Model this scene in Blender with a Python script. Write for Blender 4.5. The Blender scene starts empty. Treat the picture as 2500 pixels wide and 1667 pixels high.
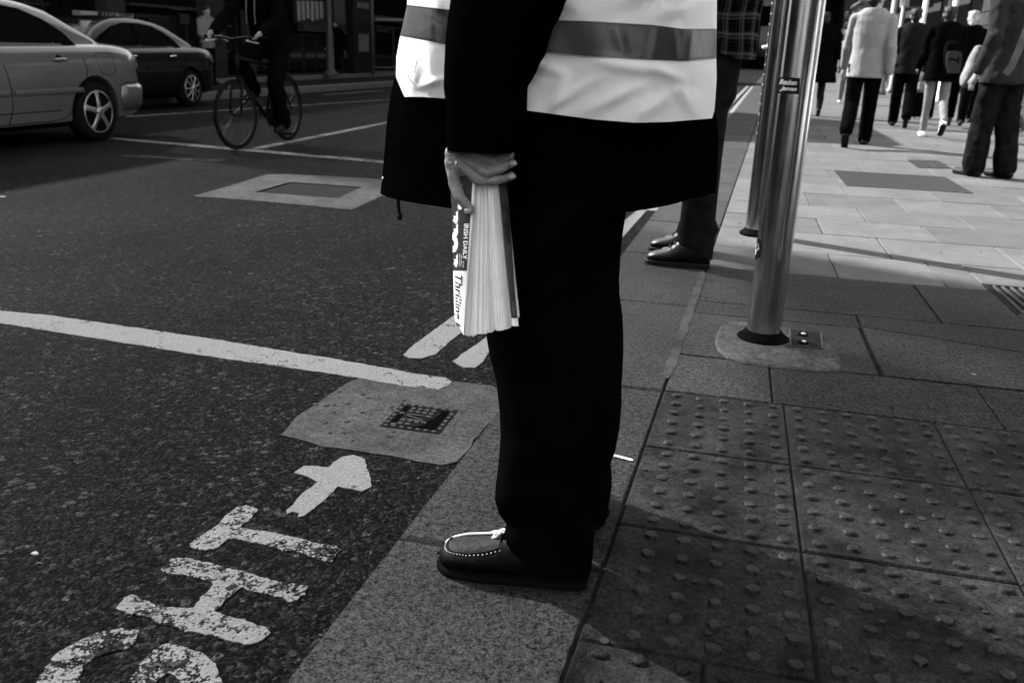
import bpy, bmesh, math, random
import numpy as np
from mathutils import Vector, noise
random.seed(7); np.random.seed(7)
S = bpy.context.scene
COL = S.collection

# ------------------------------------------------------------------ camera
FPX, TH, RO, PSI = 2125.0, 0.3235529, 0.0331992, -0.2335805
CAM = Vector((-0.2264319, -2.4314735, 0.9373660))
Fv = Vector((math.sin(PSI)*math.cos(TH), math.cos(PSI)*math.cos(TH), -math.sin(TH)))
R0 = Vector((math.cos(PSI), -math.sin(PSI), 0)); U0 = R0.cross(Fv)
Rv = math.cos(RO)*R0 + math.sin(RO)*U0; Uv = Rv.cross(Fv)
cd = bpy.data.cameras.new("camera"); cam = bpy.data.objects.new("camera", cd); COL.objects.link(cam)
from mathutils import Matrix
cam.matrix_world = Matrix(((Rv.x, Uv.x, -Fv.x, CAM.x), (Rv.y, Uv.y, -Fv.y, CAM.y), (Rv.z, Uv.z, -Fv.z, CAM.z), (0, 0, 0, 1)))
cd.sensor_width = 36; cd.lens = 36*FPX/2500; cd.clip_start = 0.05; cd.clip_end = 600
cd.dof.use_dof = True; cd.dof.focus_distance = 1.75; cd.dof.aperture_fstop = 7.1
S.camera = cam

# ------------------------------------------------------------------ light
SUN_EL = 35.0
SDX, SDY = -0.902, 0.431                      # towards the sun, on the ground plane
world = bpy.data.worlds.new("World"); S.world = world; world.use_nodes = True
nt = world.node_tree; bg = nt.nodes["Background"]
sky = nt.nodes.new("ShaderNodeTexSky"); sky.sky_type = 'NISHITA'; sky.sun_disc = False
sky.sun_elevation = math.radians(SUN_EL); sky.sun_rotation = math.atan2(SDX, SDY)
sky.air_density = 1.0; sky.dust_density = 3.0
bw = nt.nodes.new("ShaderNodeRGBToBW")          # the photograph is black and white, so is the light
nt.links.new(sky.outputs[0], bw.inputs[0]); nt.links.new(bw.outputs[0], bg.inputs[0])
bg.inputs[1].default_value = 0.12
sl = bpy.data.lights.new("sun", 'SUN'); sl.energy = 5.0; sl.angle = math.radians(0.6); sl.color = (1, 1, 1)
sun = bpy.data.objects.new("sun", sl); COL.objects.link(sun)
ce = math.cos(math.radians(SUN_EL))
sd = Vector((SDX*ce, SDY*ce, math.sin(math.radians(SUN_EL))))
sun.rotation_euler = sd.to_track_quat('Z', 'Y').to_euler(); sun.location = (-20, 10, 20)
S.view_settings.view_transform = 'Standard'; S.view_settings.look = 'None'
S.view_settings.exposure = 2.2; S.view_settings.gamma = 1.0; S.view_settings.use_curve_mapping = False
S.render.engine = 'CYCLES'
S.cycles.use_denoising = True
S.cycles.max_bounces = 6; S.cycles.diffuse_bounces = 3; S.cycles.glossy_bounces = 3
S.cycles.caustics_reflective = False; S.cycles.caustics_refractive = False

# ------------------------------------------------------------------ measuring helpers (photo pixel -> point in the place)
def ray(px, py): return Fv + Rv*((px-1250)/FPX) - Uv*((py-833.5)/FPX)
def G(px, py, z=0.0):
    d = ray(px, py); return CAM + d*((z-CAM.z)/d.z)
def P(px, py, Y):
    d = ray(px, py); return CAM + d*((Y-CAM.y)/d.y)
def PX(px, py, X):
    d = ray(px, py); return CAM + d*((X-CAM.x)/d.x)

# ------------------------------------------------------------------ materials
MATS = {}
def mat(name, v, rough=0.8, var=0.0, scale=8.0, bump=0.0, bscale=60.0, metal=0.0, spec=0.15, coat=0.0, detail=6.0, bdist=0.004, sheen=0):
    m = bpy.data.materials.new(name); m.use_nodes = True; n = m.node_tree; b = n.nodes["Principled BSDF"]
    b.inputs["Base Color"].default_value = (v, v, v, 1); b.inputs["Roughness"].default_value = rough
    b.inputs["Metallic"].default_value = metal; b.inputs["Specular IOR Level"].default_value = spec
    b.inputs["Coat Weight"].default_value = coat; b.inputs["Coat Roughness"].default_value = 0.05
    if rough >= .8 and not metal and not coat: b.inputs["IOR"].default_value = 1.04
    tc = n.nodes.new("ShaderNodeTexCoord")
    if var > 0:
        t = n.nodes.new("ShaderNodeTexNoise"); t.inputs["Scale"].default_value = scale; t.inputs["Detail"].default_value = detail
        t.inputs["Roughness"].default_value = 0.65
        n.links.new(tc.outputs["Object"], t.inputs["Vector"])
        r = n.nodes.new("ShaderNodeMapRange"); r.inputs[1].default_value = 0.3; r.inputs[2].default_value = 0.7
        r.inputs[3].default_value = v*(1-var); r.inputs[4].default_value = v*(1+var)
        n.links.new(t.outputs[0], r.inputs[0]); n.links.new(r.outputs[0], b.inputs["Base Color"])
    if bump > 0:
        t = n.nodes.new("ShaderNodeTexNoise"); t.inputs["Scale"].default_value = bscale; t.inputs["Detail"].default_value = 5
        n.links.new(tc.outputs["Object"], t.inputs["Vector"])
        bp = n.nodes.new("ShaderNodeBump"); bp.inputs["Strength"].default_value = bump; bp.inputs["Distance"].default_value = bdist
        n.links.new(t.outputs[0], bp.inputs["Height"]); n.links.new(bp.outputs[0], b.inputs["Normal"])
    MATS[name] = m; return m
def N(m, typ, **kw):
    nd = m.node_tree.nodes.new(typ)
    for k, v in kw.items():
        if k in nd.inputs: nd.inputs[k].default_value = v
        else: setattr(nd, k, v)
    return nd
def L(m, a, b): m.node_tree.links.new(a, b)
def maprange(m, src, a, b, c, d):
    r = N(m, "ShaderNodeMapRange"); r.inputs[1].default_value = a; r.inputs[2].default_value = b
    r.inputs[3].default_value = c; r.inputs[4].default_value = d; L(m, src, r.inputs[0]); return r.outputs[0]
def mathn(m, op, a, b=None):
    r = N(m, "ShaderNodeMath", operation=op)
    for i, q in enumerate((a, b)):
        if q is None: continue
        if isinstance(q, (int, float)): r.inputs[i].default_value = q
        else: L(m, q, r.inputs[i])
    return r.outputs[0]
CELL = {}
def asphalt_nodes(m):
    """stone chips: each cell its own grey, a few pale ones, matt binder between"""
    geo = N(m, "ShaderNodeNewGeometry"); pos = geo.outputs["Position"]
    wn = N(m, "ShaderNodeTexNoise", Scale=110.0, Detail=2.0); L(m, pos, wn.inputs["Vector"])
    mix = N(m, "ShaderNodeMixRGB"); mix.inputs[0].default_value = 0.010
    L(m, pos, mix.inputs[1]); L(m, wn.outputs["Color"], mix.inputs[2])
    vo = N(m, "ShaderNodeTexVoronoi", Scale=150.0); L(m, mix.outputs[0], vo.inputs["Vector"])
    vo2 = N(m, "ShaderNodeTexVoronoi", Scale=62.0); L(m, mix.outputs[0], vo2.inputs["Vector"])
    fine = N(m, "ShaderNodeTexNoise", Scale=520.0, Detail=3.0, Roughness=.7); L(m, pos, fine.inputs["Vector"])
    big = N(m, "ShaderNodeTexNoise", Scale=0.8, Detail=7.0, Roughness=.6); L(m, pos, big.inputs["Vector"])
    mp = N(m, "ShaderNodeMapping"); mp.inputs["Scale"].default_value = (2.2, .25, 1); L(m, pos, mp.inputs["Vector"])
    trk = N(m, "ShaderNodeTexNoise", Scale=1.0, Detail=5.0); L(m, mp.outputs[0], trk.inputs["Vector"])
    cr = mathn(m, 'POWER', vo.outputs["Color"], 2.6)
    c = maprange(m, cr, 0.0, 1.0, 0.22, 5.5)
    c2 = maprange(m, mathn(m, 'POWER', vo2.outputs["Color"], 7.0), 0.0, 1.0, 0.78, 5.5)
    c3 = maprange(m, fine.outputs[0], .3, .7, .55, 1.5)
    bb = mathn(m, 'MULTIPLY', maprange(m, big.outputs[0], 0.3, 0.7, 0.68, 1.35), maprange(m, trk.outputs[0], 0.3, 0.7, 0.82, 1.2))
    c = mathn(m, 'MULTIPLY', c, c3); c = mathn(m, 'MULTIPLY', c, c2); c = mathn(m, 'MULTIPLY', c, bb)
    c = mathn(m, 'MULTIPLY', c, ASPH)
    CELL[m.name] = vo.outputs['Color']; hgt = mathn(m, 'ADD', mathn(m, 'MULTIPLY', maprange(m, vo.outputs["Distance"], 0.0, 0.7, 1.0, 0.0), vo.outputs["Color"]), mathn(m, 'MULTIPLY', fine.outputs[0], .5))
    return geo, pos, c, hgt
ASPH = 0.0058
def mk_asphalt():
    m = bpy.data.materials.new("asphalt"); m.use_nodes = True; b = m.node_tree.nodes["Principled BSDF"]
    geo, pos, c, hgt = asphalt_nodes(m)
    L(m, c, b.inputs["Base Color"]); b.inputs["Roughness"].default_value = 0.6; b.inputs["IOR"].default_value = 1.06
    bp = N(m, "ShaderNodeBump", Strength=1.0, Distance=0.0075); L(m, hgt, bp.inputs["Height"]); L(m, bp.outputs[0], b.inputs["Normal"])
    return m
def mk_paint(name, v, wear, wscale=26.0):
    """thermoplastic road paint: the chips poke through where it has worn away"""
    m = bpy.data.materials.new(name); m.use_nodes = True; b = m.node_tree.nodes["Principled BSDF"]
    geo, pos, c, hgt = asphalt_nodes(m)
    n1 = N(m, "ShaderNodeTexNoise", Scale=wscale, Detail=8.0, Roughness=0.7); L(m, pos, n1.inputs["Vector"])
    n2 = N(m, "ShaderNodeTexNoise", Scale=190.0, Detail=3.0); L(m, pos, n2.inputs["Vector"])
    n3 = N(m, "ShaderNodeTexNoise", Scale=5.0, Detail=3.0); L(m, pos, n3.inputs["Vector"])
    s = mathn(m, 'ADD', mathn(m, 'MULTIPLY', n1.outputs[0], 0.6), mathn(m, 'MULTIPLY', n2.outputs[0], 0.25))
    s = mathn(m, 'ADD', s, mathn(m, 'MULTIPLY', mathn(m, 'SUBTRACT', 1.0, CELL[m.name]), .15))
    s = mathn(m, 'ADD', s, mathn(m, 'MULTIPLY', mathn(m, 'SUBTRACT', n3.outputs[0], 0.5), 0.35))
    mask = maprange(m, s, wear, wear+0.03, 0.0, 1.0)
    dirt = maprange(m, n2.outputs[0], 0.35, 0.65, v*0.72, v*1.1)
    mx = N(m, "ShaderNodeMixRGB"); L(m, mask, mx.inputs[0]); L(m, c, mx.inputs[1]); L(m, dirt, mx.inputs[2])
    L(m, mx.outputs[0], b.inputs["Base Color"]); b.inputs["Roughness"].default_value = 0.8; b.inputs["IOR"].default_value = 1.05
    hh = mathn(m, 'ADD', mathn(m, 'MULTIPLY', hgt, 0.35), mathn(m, 'MULTIPLY', mask, 0.8))
    bp = N(m, "ShaderNodeBump", Strength=0.9, Distance=0.006); L(m, hh, bp.inputs["Height"]); L(m, bp.outputs[0], b.inputs["Normal"])
    return m
def mk_stone(name, v, fleck=0.6, fscale=420.0, stain=0.3, rough=0.75, bumpd=0.002, streak=False):
    m = bpy.data.materials.new(name); m.use_nodes = True; b = m.node_tree.nodes["Principled BSDF"]
    geo = N(m, "ShaderNodeNewGeometry"); pos = geo.outputs["Position"]
    oi = N(m, "ShaderNodeObjectInfo")
    a = N(m, "ShaderNodeTexNoise", Scale=fscale, Detail=3.0, Roughness=0.6); L(m, pos, a.inputs["Vector"])
    a2 = N(m, "ShaderNodeTexNoise", Scale=fscale*0.33, Detail=3.0, Roughness=0.7); L(m, pos, a2.inputs["Vector"])
    s = N(m, "ShaderNodeTexNoise", Scale=3.2, Detail=8.0, Roughness=0.68); L(m, pos, s.inputs["Vector"])
    s2 = N(m, "ShaderNodeTexNoise", Scale=17.0, Detail=6.0, Roughness=0.7); L(m, pos, s2.inputs["Vector"])
    fl = maprange(m, mathn(m, 'ADD', mathn(m, 'MULTIPLY', a.outputs[0], 0.6), mathn(m, 'MULTIPLY', a2.outputs[0], 0.4)), 0.38, 0.62, 1-fleck, 1+fleck)
    st = maprange(m, s.outputs[0], 0.3, 0.7, 1-stain, 1+stain); st2 = maprange(m, s2.outputs[0], 0.3, 0.7, 1-stain*0.6, 1+stain*0.6)
    ob = maprange(m, oi.outputs["Random"], 0, 1, 0.86, 1.13)
    c = mathn(m, 'MULTIPLY', mathn(m, 'MULTIPLY', fl, st), mathn(m, 'MULTIPLY', st2, ob)); c = mathn(m, 'MULTIPLY', c, v)
    L(m, c, b.inputs["Base Color"]); b.inputs["Roughness"].default_value = rough; b.inputs["IOR"].default_value = 1.08
    h = mathn(m, 'ADD', mathn(m, 'MULTIPLY', a2.outputs[0], 1.0), mathn(m, 'MULTIPLY', s2.outputs[0], 1.2))
    bp = N(m, "ShaderNodeBump", Strength=0.8, Distance=bumpd); L(m, h, bp.inputs["Height"]); L(m, bp.outputs[0], b.inputs["Normal"])
    return m
M = {}
M['asphalt'] = mk_asphalt()
M['paint'] = mk_paint("road_paint", 0.15, 0.36)
M['paint_worn'] = mk_paint("worn_road_paint", 0.145, 0.47, 42.0)
M['paint_mid'] = mk_paint("scuffed_road_paint", 0.155, 0.44, 34.0)
M['paint_faint'] = mk_paint("faded_road_paint", 0.16, 0.44, 12.0)
M['paint_ghost'] = mk_paint('ghost_road_paint', 0.05, 0.46, 12.0)
M['granite'] = mk_stone("granite", 0.027, 1.0, 220.0, 0.24, 0.6)
M['kerb'] = mk_stone("kerb_granite", 0.028, 0.95, 240.0, 0.2, 0.6)
M['tactile'] = mk_stone("tactile_concrete", 0.0168, 0.65, 240.0, 0.8, 0.5, 0.0025)
M['stud'] = mk_stone('worn_stud', 0.0190, 0.6, 260.0, 0.7, 0.42, 0.0015); M['stud'].node_tree.nodes['Principled BSDF'].inputs['IOR'].default_value = 1.18
M['flag'] = mk_stone("sandstone_flag", 0.068, 0.14, 400.0, 0.20, 0.7, 0.001)
M['mortar'] = mk_stone("mortar", 0.031, 0.2, 300.0, 0.5, 0.9)
M['joint'] = mat("joint_sand", 0.012, 0.95, 0.5, 20)
M['patch'] = mk_stone("patch_mortar", 0.041, 0.55, 230.0, 0.42, 0.75)
M['plinth'] = mk_stone("plinth_concrete", 0.055, 0.5, 200.0, 0.5, 0.85, 0.004)
M['iron_dark'] = mat('cast_iron_dark', .008, .85, .35, 60)
M['iron'] = mat("cast_iron", 0.042, 0.85, 0.45, 60, 0.4, 300)
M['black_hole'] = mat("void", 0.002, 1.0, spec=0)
M['gum'] = mat("trodden_gum", 0.030, 0.8, 0.4, 300)
M['litter'] = mat("litter_paper", 0.22, 0.7, 0.2, 100)

# ------------------------------------------------------------------ mesh helpers
def obj(name, verts, faces, m, parent=None, smooth=False, mats=None, idx=None):
    me = bpy.data.meshes.new(name); me.from_pydata([tuple(v) for v in verts], [], faces); me.update()
    return link(name, me, m, parent, smooth, mats, idx)
def link(name, me, m, parent=None, smooth=False, mats=None, idx=None):
    me.name = name
    if m is not None and not mats:
        me.materials.clear(); me.materials.append(m)
    if mats:
        for q in mats: me.materials.append(q)
        if idx is not None: me.polygons.foreach_set('material_index', idx)
    if smooth: me.polygons.foreach_set('use_smooth', [True]*len(me.polygons))
    o = bpy.data.objects.new(name, me); COL.objects.link(o)
    if parent is not None:
        o.parent = parent; o.matrix_parent_inverse = PINV[parent]
    return o
PINV = {}
def tag(o, label=None, cat=None, group=None, kind=None):
    if label: o['label'] = label
    if cat: o['category'] = cat
    if group: o['group'] = group
    if kind: o['kind'] = kind
    return o
def thing(name, label, cat, loc=(0, 0, 0), group=None, kind=None):
    o = bpy.data.objects.new(name, None); COL.objects.link(o); o.location = loc; o.empty_display_size = 0.1
    PINV[o] = Matrix.Translation(-Vector(loc))
    return tag(o, label, cat, group, kind)
def asparent(o): PINV[o] = Matrix.Identity(4) if o.parent is None else o.matrix_parent_inverse.inverted() @ Matrix.Identity(4); return o
def child(parent_obj):
    """mesh object becoming a parent itself (its verts are in world coords)"""
    if parent_obj not in PINV:
        PINV[parent_obj] = Matrix.Identity(4)
    return parent_obj
class MB:
    def __init__(s): s.v = []; s.f = []
    def add(s, vs, fs):
        n = len(s.v); s.v += [Vector(q) for q in vs]; s.f += [tuple(i+n for i in f) for f in fs]; return s
    def box(s, a, b):
        (x0, y0, z0), (x1, y1, z1) = a, b
        return s.add([(x0,y0,z0),(x1,y0,z0),(x1,y1,z0),(x0,y1,z0),(x0,y0,z1),(x1,y0,z1),(x1,y1,z1),(x0,y1,z1)],
                     [(3,2,1,0),(4,5,6,7),(0,1,5,4),(1,2,6,5),(2,3,7,6),(3,0,4,7)])
    def tube(s, pts, r, n=8, cap=True, r1=None):
        pts = [Vector(p) for p in pts]; k = len(pts); base = len(s.v); rings = []
        up = None
        for i, p in enumerate(pts):
            t = (pts[min(i+1, k-1)]-pts[max(i-1, 0)]).normalized()
            if up is None: up = t.orthogonal().normalized()
            up = (up - t*up.dot(t)).normalized(); w = t.cross(up)
            rr = r if r1 is None else r+(r1-r)*i/(k-1)
            if isinstance(r, (list, tuple)): rr = r[i]
            s.v += [p + (up*math.cos(2*math.pi*j/n) + w*math.sin(2*math.pi*j/n))*rr for j in range(n)]
        for i in range(k-1):
            for j in range(n):
                a = base+i*n+j; b = base+i*n+(j+1) % n; s.f.append((a, b, b+n, a+n))
        if cap: s.f.append(tuple(base+j for j in range(n))[::-1]); s.f.append(tuple(base+(k-1)*n+j for j in range(n)))
        return s
    def lathe(s, c, prof, n=24, axis='z'):
        base = len(s.v); c = Vector(c)
        for (r, h) in prof:
            for j in range(n):
                a = 2*math.pi*j/n; u, w = r*math.cos(a), r*math.sin(a)
                s.v.append(c + Vector({'z': (u, w, h), 'x': (h, u, w), 'y': (u, h, w)}[axis]))
        for i in range(len(prof)-1):
            for j in range(n):
                a = base+i*n+j; b = base+i*n+(j+1) % n; s.f.append((a, b, b+n, a+n))
        s.f.append(tuple(base+j for j in range(n))[::-1]); s.f.append(tuple(base+(len(prof)-1)*n+j for j in range(n)))
        return s
    def prism(s, poly, z0, z1, ch=0.0):
        """extruded outline, chamfered top edge"""
        n = len(poly); cx = sum(p[0] for p in poly)/n; cy = sum(p[1] for p in poly)/n
        def ins(p, d):
            v = Vector((p[0]-cx, p[1]-cy)); l = v.length; return (p[0]-v.x/l*d*1.4, p[1]-v.y/l*d*1.4)
        rings = [[(p[0], p[1], z0) for p in poly], [(p[0], p[1], z1-ch) for p in poly]]
        if ch > 0: rings.append([(*ins(p, ch), z1) for p in poly])
        base = len(s.v); k = len(rings)
        for r in rings: s.v += [Vector(q) for q in r]
        for i in range(k-1):
            for j in range(n):
                a = base+i*n+j; b = base+i*n+(j+1) % n; s.f.append((a, b, b+n, a+n))
        s.f.append(tuple(base+(k-1)*n+j for j in range(n))); s.f.append(tuple(base+j for j in range(n))[::-1])
        return s
    def loft(s, rings, closed=True, cap=True):
        base = len(s.v); n = len(rings[0])
        for r in rings: s.v += [Vector(q) for q in r]
        for i in range(len(rings)-1):
            for j in range(n if closed else n-1):
                a = base+i*n+j; b = base+i*n+(j+1) % n; s.f.append((a, b, b+n, a+n))
        if cap: s.f.append(tuple(base+j for j in range(n))[::-1]); s.f.append(tuple(base+(len(rings)-1)*n+j for j in range(n)))
        return s
    def build(s, name, m, parent=None, smooth=False, auto=None):
        o = obj(name, s.v, s.f, m, parent, smooth)
        if auto:
            bm = bmesh.new(); bm.from_mesh(o.data); bmesh.ops.recalc_face_normals(bm, faces=bm.faces)
            for e in bm.edges:
                if len(e.link_faces) == 2 and e.calc_face_angle(0) > math.radians(auto): e.smooth = False
            bm.to_mesh(o.data); bm.free(); o.data.polygons.foreach_set('use_smooth', [True]*len(o.data.polygons))
        return o
def fixn(o):
    bm = bmesh.new(); bm.from_mesh(o.data); bmesh.ops.recalc_face_normals(bm, faces=bm.faces); bm.to_mesh(o.data); bm.free(); return o
def capsule(mb, p0, p1, r0, r1, sx=1.0, sy=1.0, n=14, axis=None):
    """tapered limb with round ends; sx, sy squash its cross-section"""
    p0, p1 = Vector(p0), Vector(p1); d = p1-p0; l = d.length
    t = d/l if l > 1e-6 else Vector((0, 0, 1))
    if axis is None: axis = Vector((1, 0, 0))
    u = (axis - t*axis.dot(t))
    u = u.normalized() if u.length > 1e-3 else t.orthogonal().normalized()
    w = t.cross(u); rings = []
    for k in range(5):
        a = math.pi/2*(1-k/4); rings.append((p0 - t*(r0*math.sin(a)), max(r0*math.cos(a), r0*0.05)))
    for k in range(5):
        a = math.pi/2*(k/4); rings.append((p1 + t*(r1*math.sin(a)), max(r1*math.cos(a), r1*0.05)))
    mb.loft([[c + u*(r*sx*math.cos(2*math.pi*j/n)) + w*(r*sy*math.sin(2*math.pi*j/n)) for j in range(n)] for c, r in rings])
def blob(mb, voxel, smooth=6, wr=0.0, wscale=12.0, seed=0):
    """merge overlapping limbs into one continuous skin"""
    me = bpy.data.meshes.new("tmp"); me.from_pydata([tuple(v) for v in mb.v], [], mb.f)
    bm = bmesh.new(); bm.from_mesh(me); bmesh.ops.recalc_face_normals(bm, faces=bm.faces); bm.to_mesh(me); bm.free()
    o = bpy.data.objects.new("tmp", me); COL.objects.link(o)
    r = o.modifiers.new("r", 'REMESH'); r.mode = 'VOXEL'; r.voxel_size = voxel; r.use_smooth_shade = True
    if smooth:
        sm = o.modifiers.new("s", 'SMOOTH'); sm.factor = 0.5; sm.iterations = smooth
    dg = bpy.context.evaluated_depsgraph_get(); out = bpy.data.meshes.new_from_object(o.evaluated_get(dg))
    bpy.data.objects.remove(o); bpy.data.meshes.remove(me)
    if wr > 0:
        k = len(out.vertices); co = np.empty(k*3); no = np.empty(k*3)
        out.vertices.foreach_get('co', co); out.vertex_normals.foreach_get('vector', no)
        co = co.reshape(-1, 3); no = no.reshape(-1, 3)
        for i in range(k):
            p = co[i]; v = noise.noise(Vector((p[0]*wscale+seed, p[1]*wscale, p[2]*wscale*0.8)))
            v += 0.5*noise.noise(Vector((p[0]*wscale*2.3+p[2]*9, p[1]*wscale*2.3, p[2]*wscale*1.9+seed)))
            co[i] = p + no[i]*(v*wr)
        out.vertices.foreach_set('co', co.ravel())
    out.materials.clear(); out.update(); return out
def join_mesh(meshes, name):
    vs = []; fs = []
    for me in meshes:
        b = len(vs); vs += [v.co.copy() for v in me.vertices]; fs += [tuple(i+b for i in p.vertices) for p in me.polygons]
    me = bpy.data.meshes.new(name); me.from_pydata([tuple(v) for v in vs], [], fs); me.update(); return me
def boolean(o, cutters):
    for c in cutters:
        md = o.modifiers.new("b", 'BOOLEAN'); md.operation = 'DIFFERENCE'; md.solver = 'EXACT'; md.object = c
    dg = bpy.context.evaluated_depsgraph_get(); me = bpy.data.meshes.new_from_object(o.evaluated_get(dg))
    o.modifiers.clear(); old = o.data; o.data = me; bpy.data.meshes.remove(old)
    for c in cutters: bpy.data.objects.remove(c)
    return o
_tc = {}
def text_mesh(s, shear=0.0, bold=0.0):
    cu = bpy.data.curves.new("t", 'FONT'); cu.body = s; cu.shear = shear; cu.offset = bold; cu.resolution_u = 3
    o = bpy.data.objects.new("t", cu); COL.objects.link(o)
    dg = bpy.context.evaluated_depsgraph_get(); me = bpy.data.meshes.new_from_object(o.evaluated_get(dg))
    vs = [v.co.copy() for v in me.vertices]; fs = [tuple(p.vertices) for p in me.polygons]
    bpy.data.objects.remove(o); bpy.data.curves.remove(cu); bpy.data.meshes.remove(me)
    x0 = min(v.x for v in vs); x1 = max(v.x for v in vs); y0 = min(v.y for v in vs); y1 = max(v.y for v in vs)
    return [((v.x-x0)/(x1-x0), (v.y-y0)/(y1-y0)) for v in vs], fs
def text_on(name, s, fn, m, parent, shear=0.0, bold=0.0):
    """fn(u, v) -> point; u along the reading direction, v up the letters"""
    uv, fs = text_mesh(s, shear, bold); return obj(name, [fn(u, v) for u, v in uv], fs, m, parent)
def quadfn(bl, br, tr, tl, off=Vector((0, 0, 0))):
    bl, br, tr, tl = map(Vector, (bl, br, tr, tl))
    return lambda u, v: bl*(1-u)*(1-v)+br*u*(1-v)+tr*u*v+tl*(1-u)*v+off
def interp(pts, x):
    if x <= pts[0][0]: return pts[0][1]
    for (a, b), (c, d) in zip(pts, pts[1:]):
        if x <= c: return b+(d-b)*(x-a)/(c-a)
    return pts[-1][1]
def smoothpoly(pl, n):
    """resample a polyline evenly by x"""
    x0, x1 = pl[0][0], pl[-1][0]
    return [(x0+(x1-x0)*i/(n-1), interp(pl, x0+(x1-x0)*i/(n-1))) for i in range(n)]
def to_stuff(o, k='stuff'): o['kind'] = k; return o

# ================================================================== SETTING
ZR = -0.018
def kout(y): return -0.755+0.037*y
def kin(y): return -0.343+0.040*y
def zr(x): return ZR if x > -1.3 else max(ZR+(x+1.3)*.0195, -.19)
def RG(px, py):
    z = ZR
    for _ in range(6): p = G(px, py, z); z = zr(p.x)
    return p
_xs = [-60, -10.12, -1.3, 30]
road = tag(obj('road', [(x, y, zr(x)) for x in _xs for y in (-40, 220)], [(0, 2, 3, 1), (2, 4, 5, 3), (4, 6, 7, 5)], M['asphalt']), 'dark asphalt road with worn stone chips and chewing gum spots', kind='structure')
pave = thing('pavement', 'stone paved footway with granite kerb and studded crossing slabs', None, (0, 0, 0), kind='structure')
MB().add([(kout(-8), -8, -0.007), (9, -8, -0.007), (9, 75, -0.007), (kout(75), 75, -0.007)], [(0, 1, 2, 3)]).build('joint_bed', M['joint'], pave)
rnd = random.Random(3)
def slab(poly, name, m, z=0.0, ch=0.0035, par=None):
    mb = MB(); mb.prism(poly, -0.05, z, ch); o = mb.build(name, m, par or pave)
    return o
# kerb stones
ys = [-8.0, -5.2, -4.3, -3.4, -2.5, -1.9, -0.985, -0.005, 0.945, 1.855, 2.76]
while ys[-1] < 14: ys.append(ys[-1]+0.92)
for a, b in zip(ys, ys[1:]):
    g = 0.003; z = rnd.uniform(-0.0015, 0.001)
    mb = MB(); mb.prism([(kout(a), a+g), (kin(a)-0.001, a+g), (kin(b)-0.001, b-g), (kout(b), b-g)], -0.12, z, 0.006)
    mb.build('kerb_stone', M['kerb'], pave)
MB().prism([(kout(ys[-1]), ys[-1]), (kin(ys[-1]), ys[-1]), (kin(75), 75), (kout(75), 75)], -0.12, 0, 0.004).build('kerb_stone', M['kerb'], pave)
# pale mortar squeezed between kerb and slabs
n = 90; mv = []; 
for i in range(n):
    y = 0.10+1.45*i/(n-1); w = (0.014+0.014*noise.noise(Vector((y*14, 0, 2))))*min(1, i/4, (n-1-i)/6)
    mv += [(kin(y)-0.012-0.4*w, y, 0.0016), (kin(y)+0.7*w+0.004, y, 0.0016)]
obj('mortar_seam', mv, [(2*i, 2*i+1, 2*i+3, 2*i+2) for i in range(n-1)], M['mortar'], pave)
# studded crossing slabs
def clipl(x, y, g): return max(x, kin(y)+g)
blister_n = 0
def studded(x0, x1, y0, y1, ox, oy, cnt):
    global blister_n
    g = 0.0020
    if clipl(x0, (y0+y1)/2, 0) >= x1-0.02: return
    L0 = clipl(x0+g, y0, 0.005); L1 = clipl(x0+g, y1, 0.005)
    z = rnd.uniform(-0.0025, 0.0005)
    s = slab([(L0, y0+g), (x1-g, y0+g), (x1-g, y1-g), (L1, y1-g)], 'studded_slab', M['tactile'], z, 0.004)
    child(s)
    rest = MB()
    for i in range(6):
        for j in range(6):
            bx = ox+0.0667*(i+0.5); by = oy+0.0667*(j+0.5)
            if bx < kin(by)+0.035 or bx > x1 or by < y0 or by > y1: continue
            # worn stud: low dome, each a little different
            h = rnd.uniform(0.0045, 0.0078); r = rnd.uniform(0.0118, 0.0140); mb = MB()
            jx, jy = rnd.uniform(-.001, .001), rnd.uniform(-.001, .001)
            prof = [(r+0.0015, -0.001), (r, h*0.55), (r*0.86, h*0.9), (r*0.6, h), (r*0.1, h*.97)]
            mb.lathe((bx+jx, by+jy, z), prof, 14)
            for v in mb.v:
                v.z += 0.0013*noise.noise(v*150); v.x += .002*noise.noise(v*80); v.y += .002*noise.noise(v*80+Vector((5, 5, 5)))
            if cnt and blister_n < 300:
                mb.build('stud', M['stud'], s, auto=32); blister_n += 1
            else: rest.add(mb.v, mb.f)
    if rest.v: to_stuff(rest.build('studs', M['tactile'], s, smooth=True))
    # polished rings round some studs
for c in range(-1, 4):
    for r in range(0, 3):
        x0 = c*0.4; y1 = -0.4*r
        studded(x0, x0+0.4, y1-0.4, y1, x0, y1-0.4, (c < 2) or (c == 2 and r < 2))
for k in range(-1, 4):                                        # nearest row, bonded differently
    x0 = -0.18+0.4*k
    studded(x0, x0+0.4, -1.6, -1.2, x0, -1.6, k < 2)
for c in range(-1, 4):
    slab([(clipl(c*.4, -2, .01), -2.0), (c*.4+.395, -2.0), (c*.4+.395, -1.605), (clipl(c*.4, -1.6, .01), -1.605)], 'studded_slab', M['tactile'], -0.001)
slab([(kin(-5)+.01, -8), (9, -8), (9, -2.005), (kin(-2)+.01, -2.005)], 'paving_slab', M['granite'])
slab([(1.61, -2.0), (9, -2.0), (9, -0.005), (1.61, -0.005)], 'paving_slab', M['granite'])
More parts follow.
